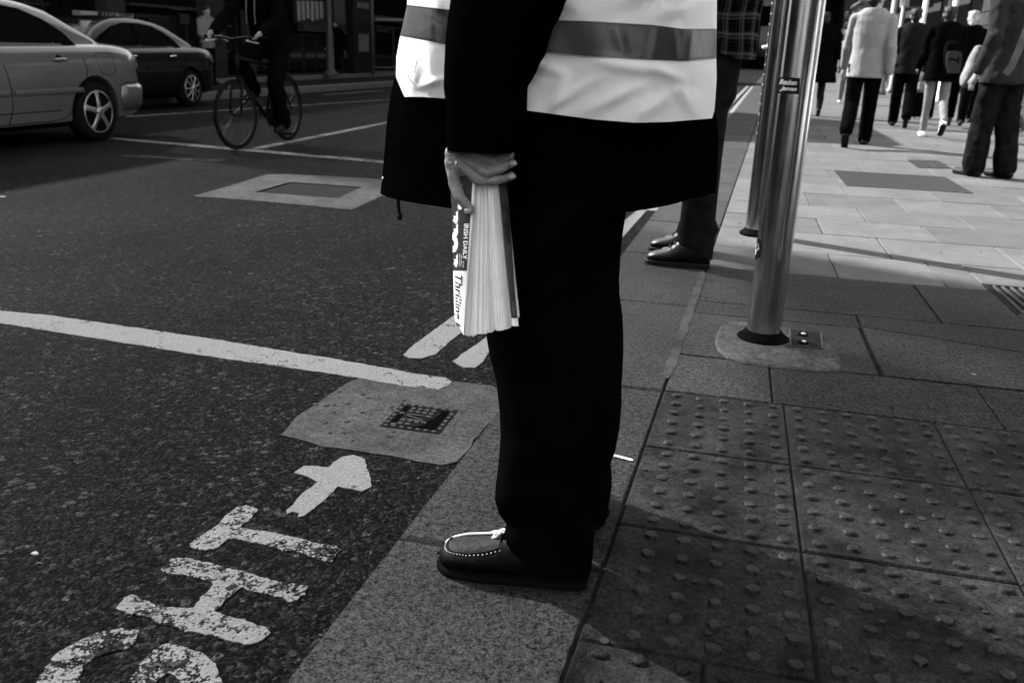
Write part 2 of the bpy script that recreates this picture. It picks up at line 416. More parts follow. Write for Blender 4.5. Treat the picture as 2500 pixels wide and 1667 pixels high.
# granite rows behind the crossing slabs
def grow(y0, y1, xs, m=None, x_end=None):
    g = 0.0028; xs = [None]+xs
    for i, x in enumerate(xs[:-1]):
        x2 = xs[i+1]
        a0 = kin(y0)+0.006 if x is None else x+g; a1 = kin(y1)+0.006 if x is None else x+g
        slab([(a0, y0+g), (x2-g, y0+g), (x2-g, y1-g), (a1, y1-g)], 'granite_slab', m or M['granite'], rnd.uniform(-0.0015, 0.0012))
grow(0.0, 0.345, [-0.03, 0.585, 1.2, 1.8, 2.5, 3.3, 4.4, 5.6, 9])
def irregular():
    g = 0.003
    slab([(kin(.35)+.006, .35+g), (.305, .35+g), (.305, .865), (kin(.87)+.006, .865)], 'granite_slab', M['granite'], 0)
    slab([(.322, .35+g), (1.05, .35+g), (1.05, .70), (.322, .885)], 'granite_slab', M['granite'], 0.001)
    slab([(kin(.87)+.006, .873), (.315, .873), (.315, 1.045), (kin(1.05)+.006, 1.045)], 'granite_slab', M['granite'], -.001)
    slab([(.322, .893), (1.05, .708), (1.6, .60), (1.6, 1.045), (.322, 1.045)], 'granite_slab', M['granite'], 0)
    slab([(1.056, .35+g), (1.6, .35+g), (1.6, .594), (1.056, .70)], 'granite_slab', M['granite'], 0)
irregular()
slab([(1.606, .353), (9, .353), (9, 1.045), (1.606, 1.045)], 'granite_slab', M['granite'])
grow(1.05, 1.66, [0.63, 0.95], None)
GR = (0.955, 1.30, 1.22, 1.80)
slab([(0.953, 1.052), (2.2, 1.052), (2.2, 1.298), (0.953, 1.298)], 'granite_slab', M['granite'])
slab([(1.305, 1.302), (2.2, 1.302), (2.2, 1.657), (1.305, 1.657)], 'granite_slab', M['granite'])
slab([(2.206, 1.052), (9, 1.052), (9, 1.657), (2.206, 1.657)], 'granite_slab', M['granite'])
slab([(0.953, 1.302+0.5), (0.953, 1.303), (0.957, 1.303), (0.957, 1.302+0.5)], 'granite_slab', M['granite'])
# sandstone flags in running bond
rows = [1.66, 2.18, 2.73, 3.24, 3.76, 4.36, 4.88, 5.42, 5.95, 6.5, 7.05, 7.6, 8.15, 8.7, 9.25, 9.8, 10.4, 11.0]
offs = [.155, .62, .335, .63, .34, .66, .33, .64, .33, .62, .34, .63, .33, .62, .33, .63, .34]
for k, (a, b) in enumerate(zip(rows, rows[1:])):
    x = offs[k]-0.61 if k else 0.16-0.0
    if k == 0: edges = [-.26+.02, .315, .775, .945] if False else [None, .315, .775, 1.25, 1.86, 2.47, 3.1, 3.7, 4.3, 9]
    else:
        edges = [None]; xx = offs[k]
        while xx < kin(a)+0.12: xx += 0.61
        lim = 5.2 if k > 4 else 3.2
        while xx < lim: edges.append(xx+rnd.uniform(-.01, .01)); xx += 0.61*rnd.choice([1, 1, 1, 1.02])
        edges.append(9)
    g = 0.003
    for i, (p, q) in enumerate(zip(edges, edges[1:])):
        a0 = kin(a)+0.006 if p is None else p+g; a1 = kin(b)+0.006 if p is None else p+g
        if k == 0 and p == .775:                              # the slab beside the drain grate
            slab([(a0, a+g), (.94, a+g), (.94, b-g), (a0, b-g)], 'sandstone_flag', M['flag'], 0); continue
        if k == 0 and p == 1.25:
            slab([(1.31, a+g), (q-g, a+g), (q-g, b-g), (1.31, b-g)], 'sandstone_flag', M['flag'], 0)
            slab([(.946, 1.80), (1.305, 1.80), (1.305, b-g), (.946, b-g)], 'sandstone_flag', M['flag'], 0); continue
        slab([(a0, a+g), (q-g, a+g), (q-g, b-g), (a1, b-g)], 'sandstone_flag', M['flag'], rnd.uniform(-.002, .0015))
y = 11.0
while y < 74:
    d = 0.6 if y < 20 else 6.0
    slab([(kin(y)+.02, y+.004), (9, y+.004), (9, y+d-.004), (kin(y+d)+.02, y+d-.004)], 'sandstone_flag', M['flag'], rnd.uniform(-.001, .001)); y += d
# far side: kerb step and raised footway
far = thing('far_pavement', 'raised footway with pale kerb edges across the road', None, (0, 0, 0), kind='structure')
M['farkerb'] = mat('far_kerb_stone', 0.09, 0.8, 0.2, 5)
M['farpave'] = mat('far_paving', 0.016, 0.9, 0.3, 3)
_a, _b = G(500, 231, -.08), G(930, 204, -.08); _s = (_b.x-_a.x)/(_b.y-_a.y)
fk = [(_a.x+(y-_a.y)*_s, y) for y in (4, 12, 22, 45, 90)]
for (xa, ya), (xb, yb) in zip(fk, fk[1:]):
    MB().prism([(xa-.35, ya), (xa, ya), (xb, yb-.01), (xb-.35, yb-.01)], -0.4, -.06, .02).build('kerb_stone', M['farkerb'], far)
    MB().prism([(xa-2.35, ya), (xa-.35, ya), (xb-.35, yb-.01), (xb-2.35, yb-.01)], -0.4, -.08, 0).build('paving', M['farpave'], far)
    MB().prism([(xa-2.6, ya), (xa-2.35, ya), (xb-2.35, yb-.01), (xb-2.6, yb-.01)], -0.4, .03, .02).build('platform_kerb', M['farkerb'], far)
    MB().prism([(-18, ya), (xa-2.6, ya), (xb-2.6, yb-.01), (-18, yb-.01)], -0.4, 0.0, 0).build('platform_paving', M['farpave'], far)

# ------------------------------------------------------------------ road markings
ZM = ZR+0.003
def rough_poly(pts, amp, seg=0.02):
    out = []
    for (a, b) in zip(pts, pts[1:]+pts[:1]):
        a, b = Vector(a[:2]), Vector(b[:2]); k = max(1, int((b-a).length/seg))
        for i in range(k):
            p = a+(b-a)*i/k; q = Vector((p.x*25, p.y*25, 3.1)); q2 = Vector((p.x*130, p.y*130, 1.7))
            out.append((p.x+amp*noise.noise(q)+amp*.75*noise.noise(q2), p.y+amp*noise.noise(q+Vector((7, 3, 1)))+amp*.75*noise.noise(q2+Vector((3, 9, 2)))))
    return out
def marking(name, label, pxs, m, amp=0.004, seg=0.012, z=ZM, world_pts=None, cat='road marking', group=None, par=None):
    pts = world_pts or [tuple(RG(x, y)[:2]) for x, y in pxs]
    dz = z-ZR
    pl = rough_poly(pts, amp, seg); n = len(pl)
    v = [(x, y, zr(x)+dz) for x, y in pl]+[(x, y, zr(x)-0.004) for x, y in pl]
    o = obj(name, v, [tuple(range(n))]+[(j, n+j, n+(j+1) % n, (j+1) % n) for j in range(n)], m, par)
    bm = bmesh.new(); bm.from_mesh(o.data); bmesh.ops.triangulate(bm, faces=[f for f in bm.faces if len(f.verts) > 4]); bmesh.ops.recalc_face_normals(bm, faces=bm.faces); bm.to_mesh(o.data); bm.free()
    if par is None: tag(o, label, cat, group)
    return o
marking('stop_line', 'long white stop line crossing the road to the near mortar patch', [(-900, 612), (-300, 716), (0, 760), (120, 771), (500, 826), (800, 876), (1000, 911), (1088, 924), (1103, 932), (1098, 940), (1068, 952), (1000, 946), (760, 907), (500, 870), (200, 822), (0, 790), (-300, 752), (-900, 650)], M['paint'], 0.005)
def bars(name, label, pl, m, amp=.003, z=ZM, g=None): return marking(name, label, pl, m, amp, 0.012, z, group=g)
bars('kerbside_line', 'outer white kerbside line bar ending left of the newspaper hem', [(985, 868), (1002, 850), (1110, 770), (1400, 560), (1520, 480), (1560, 480), (1430, 575), (1140, 800), (1062, 867), (1030, 876), (1000, 875)], M['paint'], g='double kerbside lines')
bars('kerbside_line', 'inner white kerbside line bar passing behind the black trousers', [(1106, 884), (1125, 868), (1180, 830), (1350, 690), (1500, 560), (1560, 510), (1580, 513), (1480, 625), (1330, 750), (1200, 850), (1178, 886), (1160, 899), (1130, 898)], M['paint'], g='double kerbside lines')
for (xo, xi, w) in ((0, 0, 0), (1, 0, 0)):
    a = [( -.84-.16*xo+.037*yy, yy) for yy in (3.2, 30)]; b = [(-.76-.16*xo+.037*yy, yy) for yy in (30, 3.2)]
    marking('kerbside_line', ['inner sunlit kerbside line running far up the street', 'outer sunlit kerbside line running far up the street'][xo], None, M['paint'], 0.004, 0.3, world_pts=a+b, group='double kerbside lines')
# LOOK RIGHT lettering: reading away from the camera, letter tops to the left
let = thing('crossing_lettering', 'worn white painted letters G H T of the crossing warning with arrow', 'road lettering', (-1.0, -1.2, ZR))
marking('letter_h_t', None, [(463, 1332), (478, 1318), (500, 1308), (530, 1280), (575, 1240), (600, 1235), (628, 1246), (612, 1272), (588, 1283), (592, 1291), (640, 1297), (700, 1310), (770, 1328), (808, 1333), (830, 1340), (808, 1372), (790, 1370), (740, 1352), (690, 1346), (640, 1330), (575, 1315), (550, 1320), (525, 1341), (500, 1345), (480, 1343)], M['paint_mid'], 0.005, .005, par=let).name = 'letter'
marking('letter', None, [(393, 1393), (420, 1364), (450, 1362), (520, 1378), (545, 1384), (600, 1400), (660, 1417), (725, 1426), (752, 1432), (745, 1452), (710, 1472), (690, 1464), (640, 1450), (590, 1436), (578, 1444), (560, 1460), (540, 1480), (520, 1495), (560, 1508), (620, 1522), (650, 1534), (655, 1550), (640, 1566), (600, 1576), (560, 1566), (520, 1552), (450, 1545), (430, 1535), (380, 1518), (300, 1495), (280, 1487), (305, 1462), (325, 1454), (345, 1462), (390, 1480), (440, 1486), (470, 1484), (495, 1460), (515, 1435), (520, 1424), (480, 1412), (430, 1405)], M['paint_worn'], 0.0055, .005, par=let)
marking('letter', None, [(60, 1760), (85, 1680), (108, 1632), (150, 1590), (200, 1563), (250, 1543), (300, 1535), (343, 1540), (335, 1560), (305, 1586), (270, 1592), (230, 1604), (204, 1628), (194, 1660), (204, 1700), (215, 1760)], M['paint_mid'], 0.005, .005, par=let)
marking('letter', None, [(312, 1664), (345, 1620), (380, 1586), (410, 1570), (450, 1578), (500, 1600), (530, 1630), (542, 1680), (532, 1760), (440, 1760), (452, 1690), (432, 1655), (408, 1644), (388, 1660), (372, 1684), (340, 1672)], M['paint_mid'], 0.005, .005, par=let)
arrow = marking('crossing_arrow', 'white painted arrow beside the kerb pointing away, below the mortar patch', [(718, 1155), (742, 1139), (775, 1140), (800, 1143), (835, 1116), (862, 1112), (890, 1122), (896, 1145), (905, 1170), (905, 1190), (880, 1202), (860, 1195), (825, 1190), (800, 1215), (770, 1240), (742, 1262), (727, 1264), (730, 1254), (715, 1250), (703, 1256), (700, 1248), (715, 1235), (740, 1205), (775, 1178), (755, 1166)], M['paint'], 0.0035)
# box junction and lane lines far off
def wl(a, b, w, name, label, m=None, g='thin far road lines'):
    A, B = RG(*a), RG(*b); d = (B-A); d.z = 0; d.normalize(); s = Vector((-d.y, d.x, 0))*w/2
    return marking(name, label, None, m or M['paint_mid'], 0.006, 0.15, world_pts=[tuple((A+s)[:2]), tuple((B+s)[:2]), tuple((B-s)[:2]), tuple((A-s)[:2])], group=g)
wl((270, 338), (960, 398), .14, 'lane_line', 'long white line passing under the front bicycle wheel')
wl((605, 367), (1010, 287), .12, 'lane_line', 'white diagonal line running right from the front bicycle wheel')
wl((300, 286), (960, 243), .10, 'lane_line', 'faint line crossing behind the bicycle toward the taxi', M['paint_faint'])
wl((790, 232), (930, 222), .12, 'lane_line', 'short far dash near the opposite kerb', M['paint_faint'])
wl((300, 380), (540, 394), .12, 'lane_line', 'worn ghost line on the asphalt in front of the silver car', M['paint_ghost'])
# mortar patches
def patch(name, label, px, z):
    return marking(name, label, px, M['patch'], 0.007, 0.03, z, cat='road patch')
pn = patch('mortar_patch', 'grey mortar patch around the broken small cover beside the kerb', [(690, 1062), (720, 1020), (790, 975), (850, 935), (885, 922), (960, 930), (1075, 948), (1108, 932), (1200, 943), (1240, 960), (1222, 1005), (1160, 1075), (1115, 1128), (1080, 1137), (990, 1122), (910, 1107), (850, 1098), (790, 1090), (745, 1078)], ZR+0.0022)
pf = patch('mortar_patch', 'pale grey mortar patch around the far rectangular road cover', [(471, 480), (560, 455), (650, 427), (700, 426), (820, 432), (960, 440), (1000, 450), (930, 480), (858, 513), (760, 503), (640, 492), (540, 484)], ZR+0.0022)
# pebbles stuck in the near patch
pb = MB()
for i in range(26):
    px, py = rnd.uniform(770, 1000), rnd.uniform(955, 1105); p = G(px, py, ZR)
    if py > 1060+(px-700)*0.12: continue
    r = rnd.uniform(.004, .011); pb.lathe((p.x, p.y, ZR+0.002), [(r, 0), (r*.8, .0025), (r*.3, .0035)], 9)
to_stuff(tag(pb.build('embedded_pebbles', mat('pebble', .040, .85, .5, 90)), 'small flat pebbles set in the near mortar patch'))
# small broken cover
def cover_small():
    t = thing('small_road_cover', 'small cast iron cover with broken corner set in the near mortar patch', 'road cover', (-.96, -.38, ZR))
    x0, x1, y0, y1 = -1.045, -.88, -.465, -.30; z = ZR+.0035
    f = MB(); w = .018
    f.box((x0, y0, ZR-.03), (x1, y0+w, z)); f.box((x0, y1-w, ZR-.03), (x1, y1, z)); f.box((x0, y0+w, ZR-.03), (x0+w, y1-w, z)); f.box((x1-w, y0+w, ZR-.03), (x1, y1-w, z))
    f.build('frame', M['iron_dark'], t)
    lidx0 = x0+w+.014; zl = z-.0045
    lid = MB().prism([(lidx0, y0+w+.002), (x1-w-.066, y0+w+.002), (x1-w-.034, y0+w+.028), (x1-w-.044, y0+w+.045), (x1-w-.030, y0+w+.07), (x1-w-.022, y1-w-.03), (x1-w-.022, y1-w-.002), (lidx0, y1-w-.002)], ZR-.02, zl, .001).build('lid', M['iron_dark'], t); child(lid)
    MB().box((x0+w, y0+w, ZR-.03), (x1-w, y1-w, ZR+.0026)).build('hollow', M['black_hole'], t)
    lid.location.z = 0.004
    for i in range(5):
        for j in range(6):
            cx = lidx0+.006+i*.0195; cy = y0+w+.008+j*.0205
            if 1 < j < 4 and i < 4 and not (j == 3 and i == 3): continue
            if cx > x1-w-.048 or (cx > x1-w-.085 and j == 0): continue
            MB().prism([(cx, cy), (cx+.014, cy), (cx+.014, cy+.013), (cx, cy+.013)], zl-.002, zl+.003, .001).build('raised_tread', M['iron'], lid)
    v = MB(); c = Vector(((lidx0+x1-w-.03)/2, (y0+y1)/2, zl+.0012))
    v.box((lidx0+.008, c.y+.010, zl-.002), (x1-w-.05, c.y+.015, zl+.0025)); v.box((lidx0+.008, c.y-.024, zl-.002), (x1-w-.05, c.y-.019, zl+.0025))
    v.prism([(lidx0+.01, c.y+.0), (x1-w-.05, c.y-.017), (x1-w-.052, c.y-.012), (lidx0+.01, c.y+.006)], zl-.002, zl+.0028)
    v.build('cast_letter', M['iron'], lid)
    MB().lathe((lidx0+.035, c.y+.004, zl+.0001), [(.011, 0), (.011, .0004)], 12).build('keyhole', M['black_hole'], lid)
    for i in range(7):
        for (yy) in (y0+.004, y1-w+.004):
            MB().prism([(x0+.006+i*.0225, yy), (x0+.018+i*.0225, yy), (x0+.018+i*.0225, yy+.010), (x0+.006+i*.0225, yy+.010)], z-.002, z+.002, .001).build('rim_tread', M['iron'], t)
    for j in range(5):
        for xx in (x0+.004, x1-w+.004):
            MB().prism([(xx, y0+w+.006+j*.025), (xx+.010, y0+w+.006+j*.025), (xx+.010, y0+w+.020+j*.025), (xx, y0+w+.020+j*.025)], z-.002, z+.002, .001).build('rim_tread', M['iron'], t)
cover_small()
def cover_big():
    A, B, C_, D_ = [RG(*q) for q in ((630, 470), (712, 447), (880, 459), (828, 484))]; ZR = sum(q.z for q in (A, B, C_, D_))/4
    t = thing('large_road_cover', 'rectangular cross-hatched iron cover in the far mortar patch', 'road cover', tuple(A))
    def slope(mb):
        for v in mb.v: v.z += zr(v.x)-ZR
        return mb
    slope(MB().prism([tuple(q[:2]) for q in (A, D_, C_, B)], ZR-.02, ZR+.0032, .001)).build('lid', M['iron_dark'], t)
    tr = MB(); nA, nB = 15, 12
    for i in range(nA):
        for j in range(nB):
            u, v = (i+.2)/nA, (j+.2)/nB; p = A*(1-u)*(1-v)+D_*u*(1-v)+C_*u*v+B*(1-u)*v
            tr.box((p.x, p.y, ZR+.002), (p.x+.030, p.y+.034, ZR+.0044))
    to_stuff(slope(tr).build('treads', mat('tread_iron', .030, .85, .4, 40), t))
    for a, b in ((A, B), (B, C_)):
        d = (b-a).normalized(); s = Vector((-d.y, d.x, 0))*.02
        slope(MB().prism([tuple((a+s)[:2]), tuple((b+s)[:2]), tuple((b-s)[:2]), tuple((a-s)[:2])], ZR, ZR+.0045, 0)).build('frame_gap', M['black_hole'], t)
cover_big()
# gum spots and litter on the road
gs = MB()
for i in range(300):
    px, py = rnd.uniform(0, 1120), rnd.uniform(440, 1250)**1.0
    if rnd.random() < .45: px, py = rnd.gauss(860, 150), rnd.gauss(660, 110)
    if py < 425 or py > 1500 or px > 1150: continue
    p = RG(px, py); zq = p.z
    if p.x > kout(p.y)-.03: continue
    r = rnd.uniform(.004, .012); a = rnd.uniform(0, 3); k = 9
    pts = [(p.x+r*(1+.3*noise.noise(Vector((i, j*.9, 0))))*math.cos(2*math.pi*j/k), p.y+r*(1+.3*noise.noise(Vector((j*.8, i, 0))))*math.sin(2*math.pi*j/k)*.8) for j in range(k)]
    gs.prism(pts, zq-.002, zq+.0014, .0012)
to_stuff(tag(gs.build('gum_spots', M['gum']), 'flattened chewing gum spots scattered over the asphalt'))
gs = MB()
for i in range(46):
    px, py = rnd.uniform(1180, 2480), rnd.uniform(480, 1640); p = G(px, py)
    if p.x < kout(p.y)+.02: continue
    r = rnd.uniform(.003, .009); gs.lathe((p.x, p.y, 0.0006), [(r, 0), (r*.9, .0012)], 9)
to_stuff(tag(gs.build('gum_spots', mat('dark_gum', .03, .8, .4, 200)), 'small dark gum spots on the pavement slabs'))
def scrap(px, py, r, label, z=0.0, name='paper_scrap'):
    p = RG(px, py) if z == ZR else G(px, py, z); z = p.z; mb = MB(); k = 7
    ps = [(p.x+r*rnd.uniform(.5, 1)*math.cos(2*math.pi*j/k), p.y+r*.6*rnd.uniform(.5, 1)*math.sin(2*math.pi*j/k)) for j in range(k)]
    mb.prism(ps, z+.001, z+.004, .001); tag(mb.build(name, M['litter']), label, 'litter')
for q, l in (((85, 1353), 'crumpled pale scrap lying on asphalt left of the letters'), ):
    scrap(*q, .013, l, ZR)
scrap(6, 481, .03, 'pale scrap on the asphalt at the far left edge', ZR)
scrap(2378, 915, .0075, 'tiny white scrap on granite right of the pole', 0)
scrap(2053, 444, .022, 'round white scrap on the ribbed grate edge', .004)
a, b = G(1498, 1113), G(1541, 1124); d = (b-a).normalized(); s = Vector((-d.y, d.x, 0))*.0045
st = MB().prism([tuple((a+s)[:2]), tuple((a-s)[:2])] + [tuple((b+(-s*math.cos(t)+d*.0045*math.sin(t)))[:2]) for t in (0, .8, 1.57, 2.3, 3.14)], .0005, .003, .0005)
tag(fixn(st.build('wooden_stick', mat('pale_wood', .75, .7))), 'white lolly stick on the kerb beside the black trousers', 'stick')

# ------------------------------------------------------------------ grates in the footway
def ribbed_grate():
    t = thing('ribbed_grate', 'long ribbed metal grate set in the sunlit flags beyond the pole', 'grate', (1.15, 5.4, 0))
    x0, x1, y0, y1 = .70, 1.62, 4.92, 5.90
    MB().box((x0, y0, -.02), (x1, y1, .0022)).build('bed', mat('grate_dark', .010, .9), t)
    mb = MB(); n = 44
    m = mat('grate_metal', .040, .85, .3, 30)
    for i in range(n):
        x = x0+(x1-x0)*(i+.25)/n; MB().box((x, y0+.01, .001), (x+.009, y1-.01, .0034)).build('rib', m, t)
    for y in (y0, (y0+y1)/2-.01, y1-.02): MB().box((x0, y, .0), (x1, y+.02, .0042)).build('cross_bar', m, t)
ribbed_grate()
def tread_plate():
    t = thing('tread_cover', 'dark worn access cover in the flags beyond the ribbed grate', 'access cover', (1.5, 7, 0))
    A, B, C_, D_ = [G(*q) for q in ((2214, 391), (2290, 393), (2325, 412), (2243, 410))]
    MB().prism([tuple(q[:2]) for q in (A, D_, C_, B)], -.02, .003, .002).build('plate', mat('worn_cover', .018, .9, .6, 25), t)
    tr = MB()
    for i in range(16):
        for j in range(14):
            if rnd.random() < .25: continue
            u, v = (i+.2)/16, (j+.2)/14; p = A*(1-u)*(1-v)+D_*u*(1-v)+C_*u*v+B*(1-u)*v; tr.box((p.x, p.y, .002), (p.x+.018, p.y+.03, .0042))
    to_stuff(tr.build('treads', M['iron'], t))
tread_plate()
def drain_grate():
    x0, x1, y0, y1 = .955, 1.30, 1.30, 1.795
    t = thing('drain_grate', 'black drain grate with studded bars at the right edge of the pavement', 'grate', (1.1, 1.5, 0))
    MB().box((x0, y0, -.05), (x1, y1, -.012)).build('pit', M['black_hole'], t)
    m = mat('grate_bar', .08, .85, .3, 40)
    f = MB(); w = .014
    f.box((x0, y0, -.03), (x1, y0+w, 0)); f.box((x0, y1-w, -.03), (x1, y1, -.001)); f.box((x0, y0+w, -.03), (x0+w, y1-w, 0)); f.box((x1-w, y0+w, -.03), (x1, y1-w, 0)); f.build('frame', mat('grate_frame', .02, .85), t)
    for i in range(9):
        x = x0+.03+i*.036; b = MB().box((x, y0+w, -.02), (x+.008, y1-w, -.001)).build('bar', m, t); child(b)
        s2 = MB()
        for j in range(12): s2.lathe((x+.004, y0+.03+j*.04, -.002), [(.009, 0), (.007, .004), (.002, .005)], 8)
        to_stuff(s2.build('bar_studs', m, b))
drain_grate()

# ================================================================== BUILDINGS
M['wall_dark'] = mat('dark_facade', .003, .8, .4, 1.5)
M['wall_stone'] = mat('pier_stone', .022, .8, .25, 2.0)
M['glass'] = mat('shop_glass', .003, .06, spec=.25)
M['frame_dark'] = mat('window_frame', .012, .5)
M['fascia'] = mat('fascia_panel', .02, .6, .2, 3)
M['pale'] = mat('pale_panel', .17, .6, .2, 4)
def bx(name, m, par, a, b):
    return MB().box((min(a[0], b[0]), min(a[1], b[1]), min(a[2], b[2])), (max(a[0], b[0]), max(a[1], b[1]), max(a[2], b[2]))).build(name, m, par)
FX = -14.0
def far_building(name, label, y0, y1, h, detail=False):
    t = thing(name, label, 'building', (FX, (y0+y1)/2, .2))
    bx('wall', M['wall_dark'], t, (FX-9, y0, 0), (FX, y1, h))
    bx('cornice', M['wall_stone'], t, (FX+.002, y0+.002, h-.5), (FX+.35, y1-.002, h+.05))
    if not detail:
        k = max(1, int((y1-y0)/3.2))
        for i in range(k):
            for fl in range(int((h-4)/3.3)):
                yy = y0+1+(y1-y0-1)*i/k; z = 4.6+fl*3.3
                w = bx('window', M['glass'], t, (FX+.003, yy, z), (FX+.03, yy+1.2, z+1.9)); child(w)
                bx('sill', M['wall_stone'], w, (FX+.004, yy-.1, z-.15), (FX+.15, yy+1.3, z-.003))
    return t
b1 = far_building('building', 'dark building across the road nearest the camera, with added louvres that filter the sun', -45, 8.9, 6.6)
def louvre(y0, y1, open_, z0=6.66, z1=13.4, per=.055):  # added slats out of view, letting part of the sun onto the foreground
    mb = MB(); n = max(1, round((y1-y0)/per)); per = (y1-y0)/n; w = per*(1-open_)
    for i in range(n): mb.box((FX-.012, y0+i*per, z0), (FX, y0+i*per+w, z1))
    to_stuff(mb.build('shade_louvres', M['frame_dark'], b1))
def panel(y0, y1, z0=6.66, z1=13.4): bx('shade_panel', M['frame_dark'], b1, (FX-.05, y0, z0), (FX, y1, z1))  # solid piece of the added screen, keeps sun off chosen ground bands
panel(-45, -4.0); louvre(-4.0, 8.9, .52, 6.66, 10.85); louvre(-4.0, 6.38, .52, 10.85); panel(6.385, 7.19, 10.855); louvre(7.2, 7.78, .22, 10.855); panel(7.785, 8.9, 10.855)
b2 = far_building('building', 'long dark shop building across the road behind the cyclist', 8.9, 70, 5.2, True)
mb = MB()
for i in range(int(40/.055)): mb.box((FX-.012, 8.902+i*.055, 5.255), (FX, 8.902+i*.055+.041, 10.3))  # unseen slats added above the shops to thin the sun on the road
to_stuff(mb.build('shade_louvres', M['frame_dark'], b2)); bx('shade_panel', M['frame_dark'], b2, (FX-.05, 48.95, 5.72), (FX, 70, 10.3))
def yz(px, py): p = PX(px, py, FX); return p.y, p.z
def rectX(name, m, par, px0, py0, px1, py1, dx=.05, x=FX, th=None):
    A = PX(px0, (py0+py1)/2, x+dx); B = PX(px1, (py0+py1)/2, x+dx); zt = PX((px0+px1)/2, py0, x+dx).z; zb = PX((px0+px1)/2, py1, x+dx).z
    return bx(name, m, par, (x+dx-(th or dx)+.003, A.y, zb), (x+dx, B.y, zt))
for (a, b_, m_) in ((508, 551, 'wall_stone'), (604, 622, 'wall_stone'), (160, 180, 'wall_dark'), (268, 312, 'wall_stone')):
    A = PX(a, 80, FX+.3); B = PX(b_, 80, FX+.3)
    for z0, z1 in ((.005, .32), (.33, 1.05), (1.06, 1.78), (1.79, 2.5), (2.51, 3.2), (3.21, 3.9)):
        bx('pier_block', M[m_], b2, (FX+.002, A.y, z0), (FX+.3, B.y, z1-.0))
def shopwin(px0, px1, py0, py1, n, m=None):
    w = rectX('window', M['frame_dark'], b2, px0, py0, px1, py1, .10); child(w)
    for i in range(n):
        a = px0+(px1-px0)*(i+.08)/n; c = px0+(px1-px0)*(i+.92)/n
        rectX('pane', m or M['glass'], w, a, py0+3, c, py1-3, .115, th=.012)
shopwin(20, 150, 0, 60, 3); shopwin(330, 500, 40, 150, 4); shopwin(558, 600, 10, 150, 2)
shopwin(630, 740, 84, 172, 3); shopwin(742, 800, 84, 180, 2); shopwin(815, 862, 84, 180, 2); shopwin(915, 1100, 70, 165, 4)
cur = mat('curtain', .20, .7, .3, 12)
w = rectX('window', M['frame_dark'], b2, 722, 0, 796, 60, .10); child(w)
for i in range(6): rectX('curtain', cur, w, 727+i*11, 4, 733.5+i*11, 52-(i % 3)*3, .13, th=.02)
w = rectX('window', M['frame_dark'], b2, 812, 0, 862, 66, .10); child(w)
rectX('panel', mat('grey_panel', .045, .6), w, 816, 2, 842, 60, .13, th=.02); rectX('panel', M['pale'], w, 846, 0, 862, 68, .14, th=.03)
rectX('fascia', M['fascia'], b2, 742, 64, 862, 80, .22); rectX('fascia', M['fascia'], b2, 915, 48, 1100, 60, .25); rectX('fascia', M['fascia'], b2, 320, 14, 480, 20, .2)
for q in ((542, 33, 564, 42, 'pale'), (545, 62, 566, 66, 'fascia'), (548, 123, 570, 130, 'fascia'), (420, 18, 452, 25, 'pale'), (440, 34, 462, 60, 'wall_stone'), (640, 140, 662, 165, 'wall_stone'), (780, 160, 800, 164, 'wall_stone'), (920, 66, 950, 80, 'wall_stone'), (10, 30, 60, 34, 'fascia'), (60, 8, 120, 12, 'wall_stone')):
    rectX('sign_panel', M[q[4]], b2, q[0], q[1], q[2], q[3], .16, th=.03)
# right-hand side and end of the street
XR = 7.2
b3 = thing('building', 'dark blockwork building along the right side of the footway', 'building', (XR, 20, 0))
bx('wall', M['wall_dark'], b3, (XR, 14.02, 0), (XR+9, 30, 20))
blk = mat('facade_block', .03, .8, .5, 1.2)
for r in range(9):
    for c in range(14):
        y = 18.2+c*.86+(.43 if r % 2 else 0); bx('block', blk, b3, (XR-.04, y, .02+r*.42), (XR-.001, y+.83, .41+r*.42))
M['bounce_stone'] = mat('bounce_ashlar', .48, .8, .12, 1.0)
b6 = thing('building', 'unseen building along the footway beside the camera, made pale to bounce light', 'building', (XR, 0, 0))  # street side out of view, pale so that it reflects sun into the scene
bx('wall', M['bounce_stone'], b6, (XR, -24, 0), (XR+9, 14, 15))
for i in range(9):
    for f in range(3):
        w = bx('window', M['glass'], b6, (XR-.03, -22+i*4, 1+f*4.4), (XR-.002, -20.4+i*4, 3.6+f*4.4)); child(w); bx('sill', M['wall_stone'], w, (XR-.16, -22.1+i*4, .85+f*4.4), (XR-.004, -20.3+i*4, .997+f*4.4))
b7 = thing('building', 'unseen white building added behind the camera to bounce light forward', 'building', (-4, -16, 0))  # added as a reflector, brightens surfaces that face the camera
M['bounce_render'] = mat('bounce_render', .80, .8, .06, 1.0)
bx('wall', M['bounce_render'], b7, (-13.9, -24, 0), (XR-.02, -15, 14))
for i in range(6):
    for f in range(3):
        w = bx('window', M['glass'], b7, (-12.6+i*3.4, -15+.002, 1+f*4.2), (-11.2+i*3.4, -15+.03, 3.5+f*4.2)); child(w); bx('sill', M['wall_stone'], w, (-12.7+i*3.4, -15+.004, .85+f*4.2), (-11.1+i*3.4, -15+.16, .997+f*4.2))
b4 = thing('building', 'far dark building closing the end of the street', 'building', (0, 80, 0))
bx('wall', M['wall_dark'], b4, (-13, 78, 0), (30, 90, 12))
for i in range(12):
    for f in range(2): bx('window', M['glass'], b4, (-12+i*3.3, 77.95, 1+f*4.0), (-10+i*3.3, 77.997, 3.4+f*4.0))
b5 = thing('building', 'side building standing back behind the right-hand footway', 'building', (12, 42, 0))
bx('wall', M['wall_dark'], b5, (XR+.01, 30.01, 0), (XR+9, 77, 20))
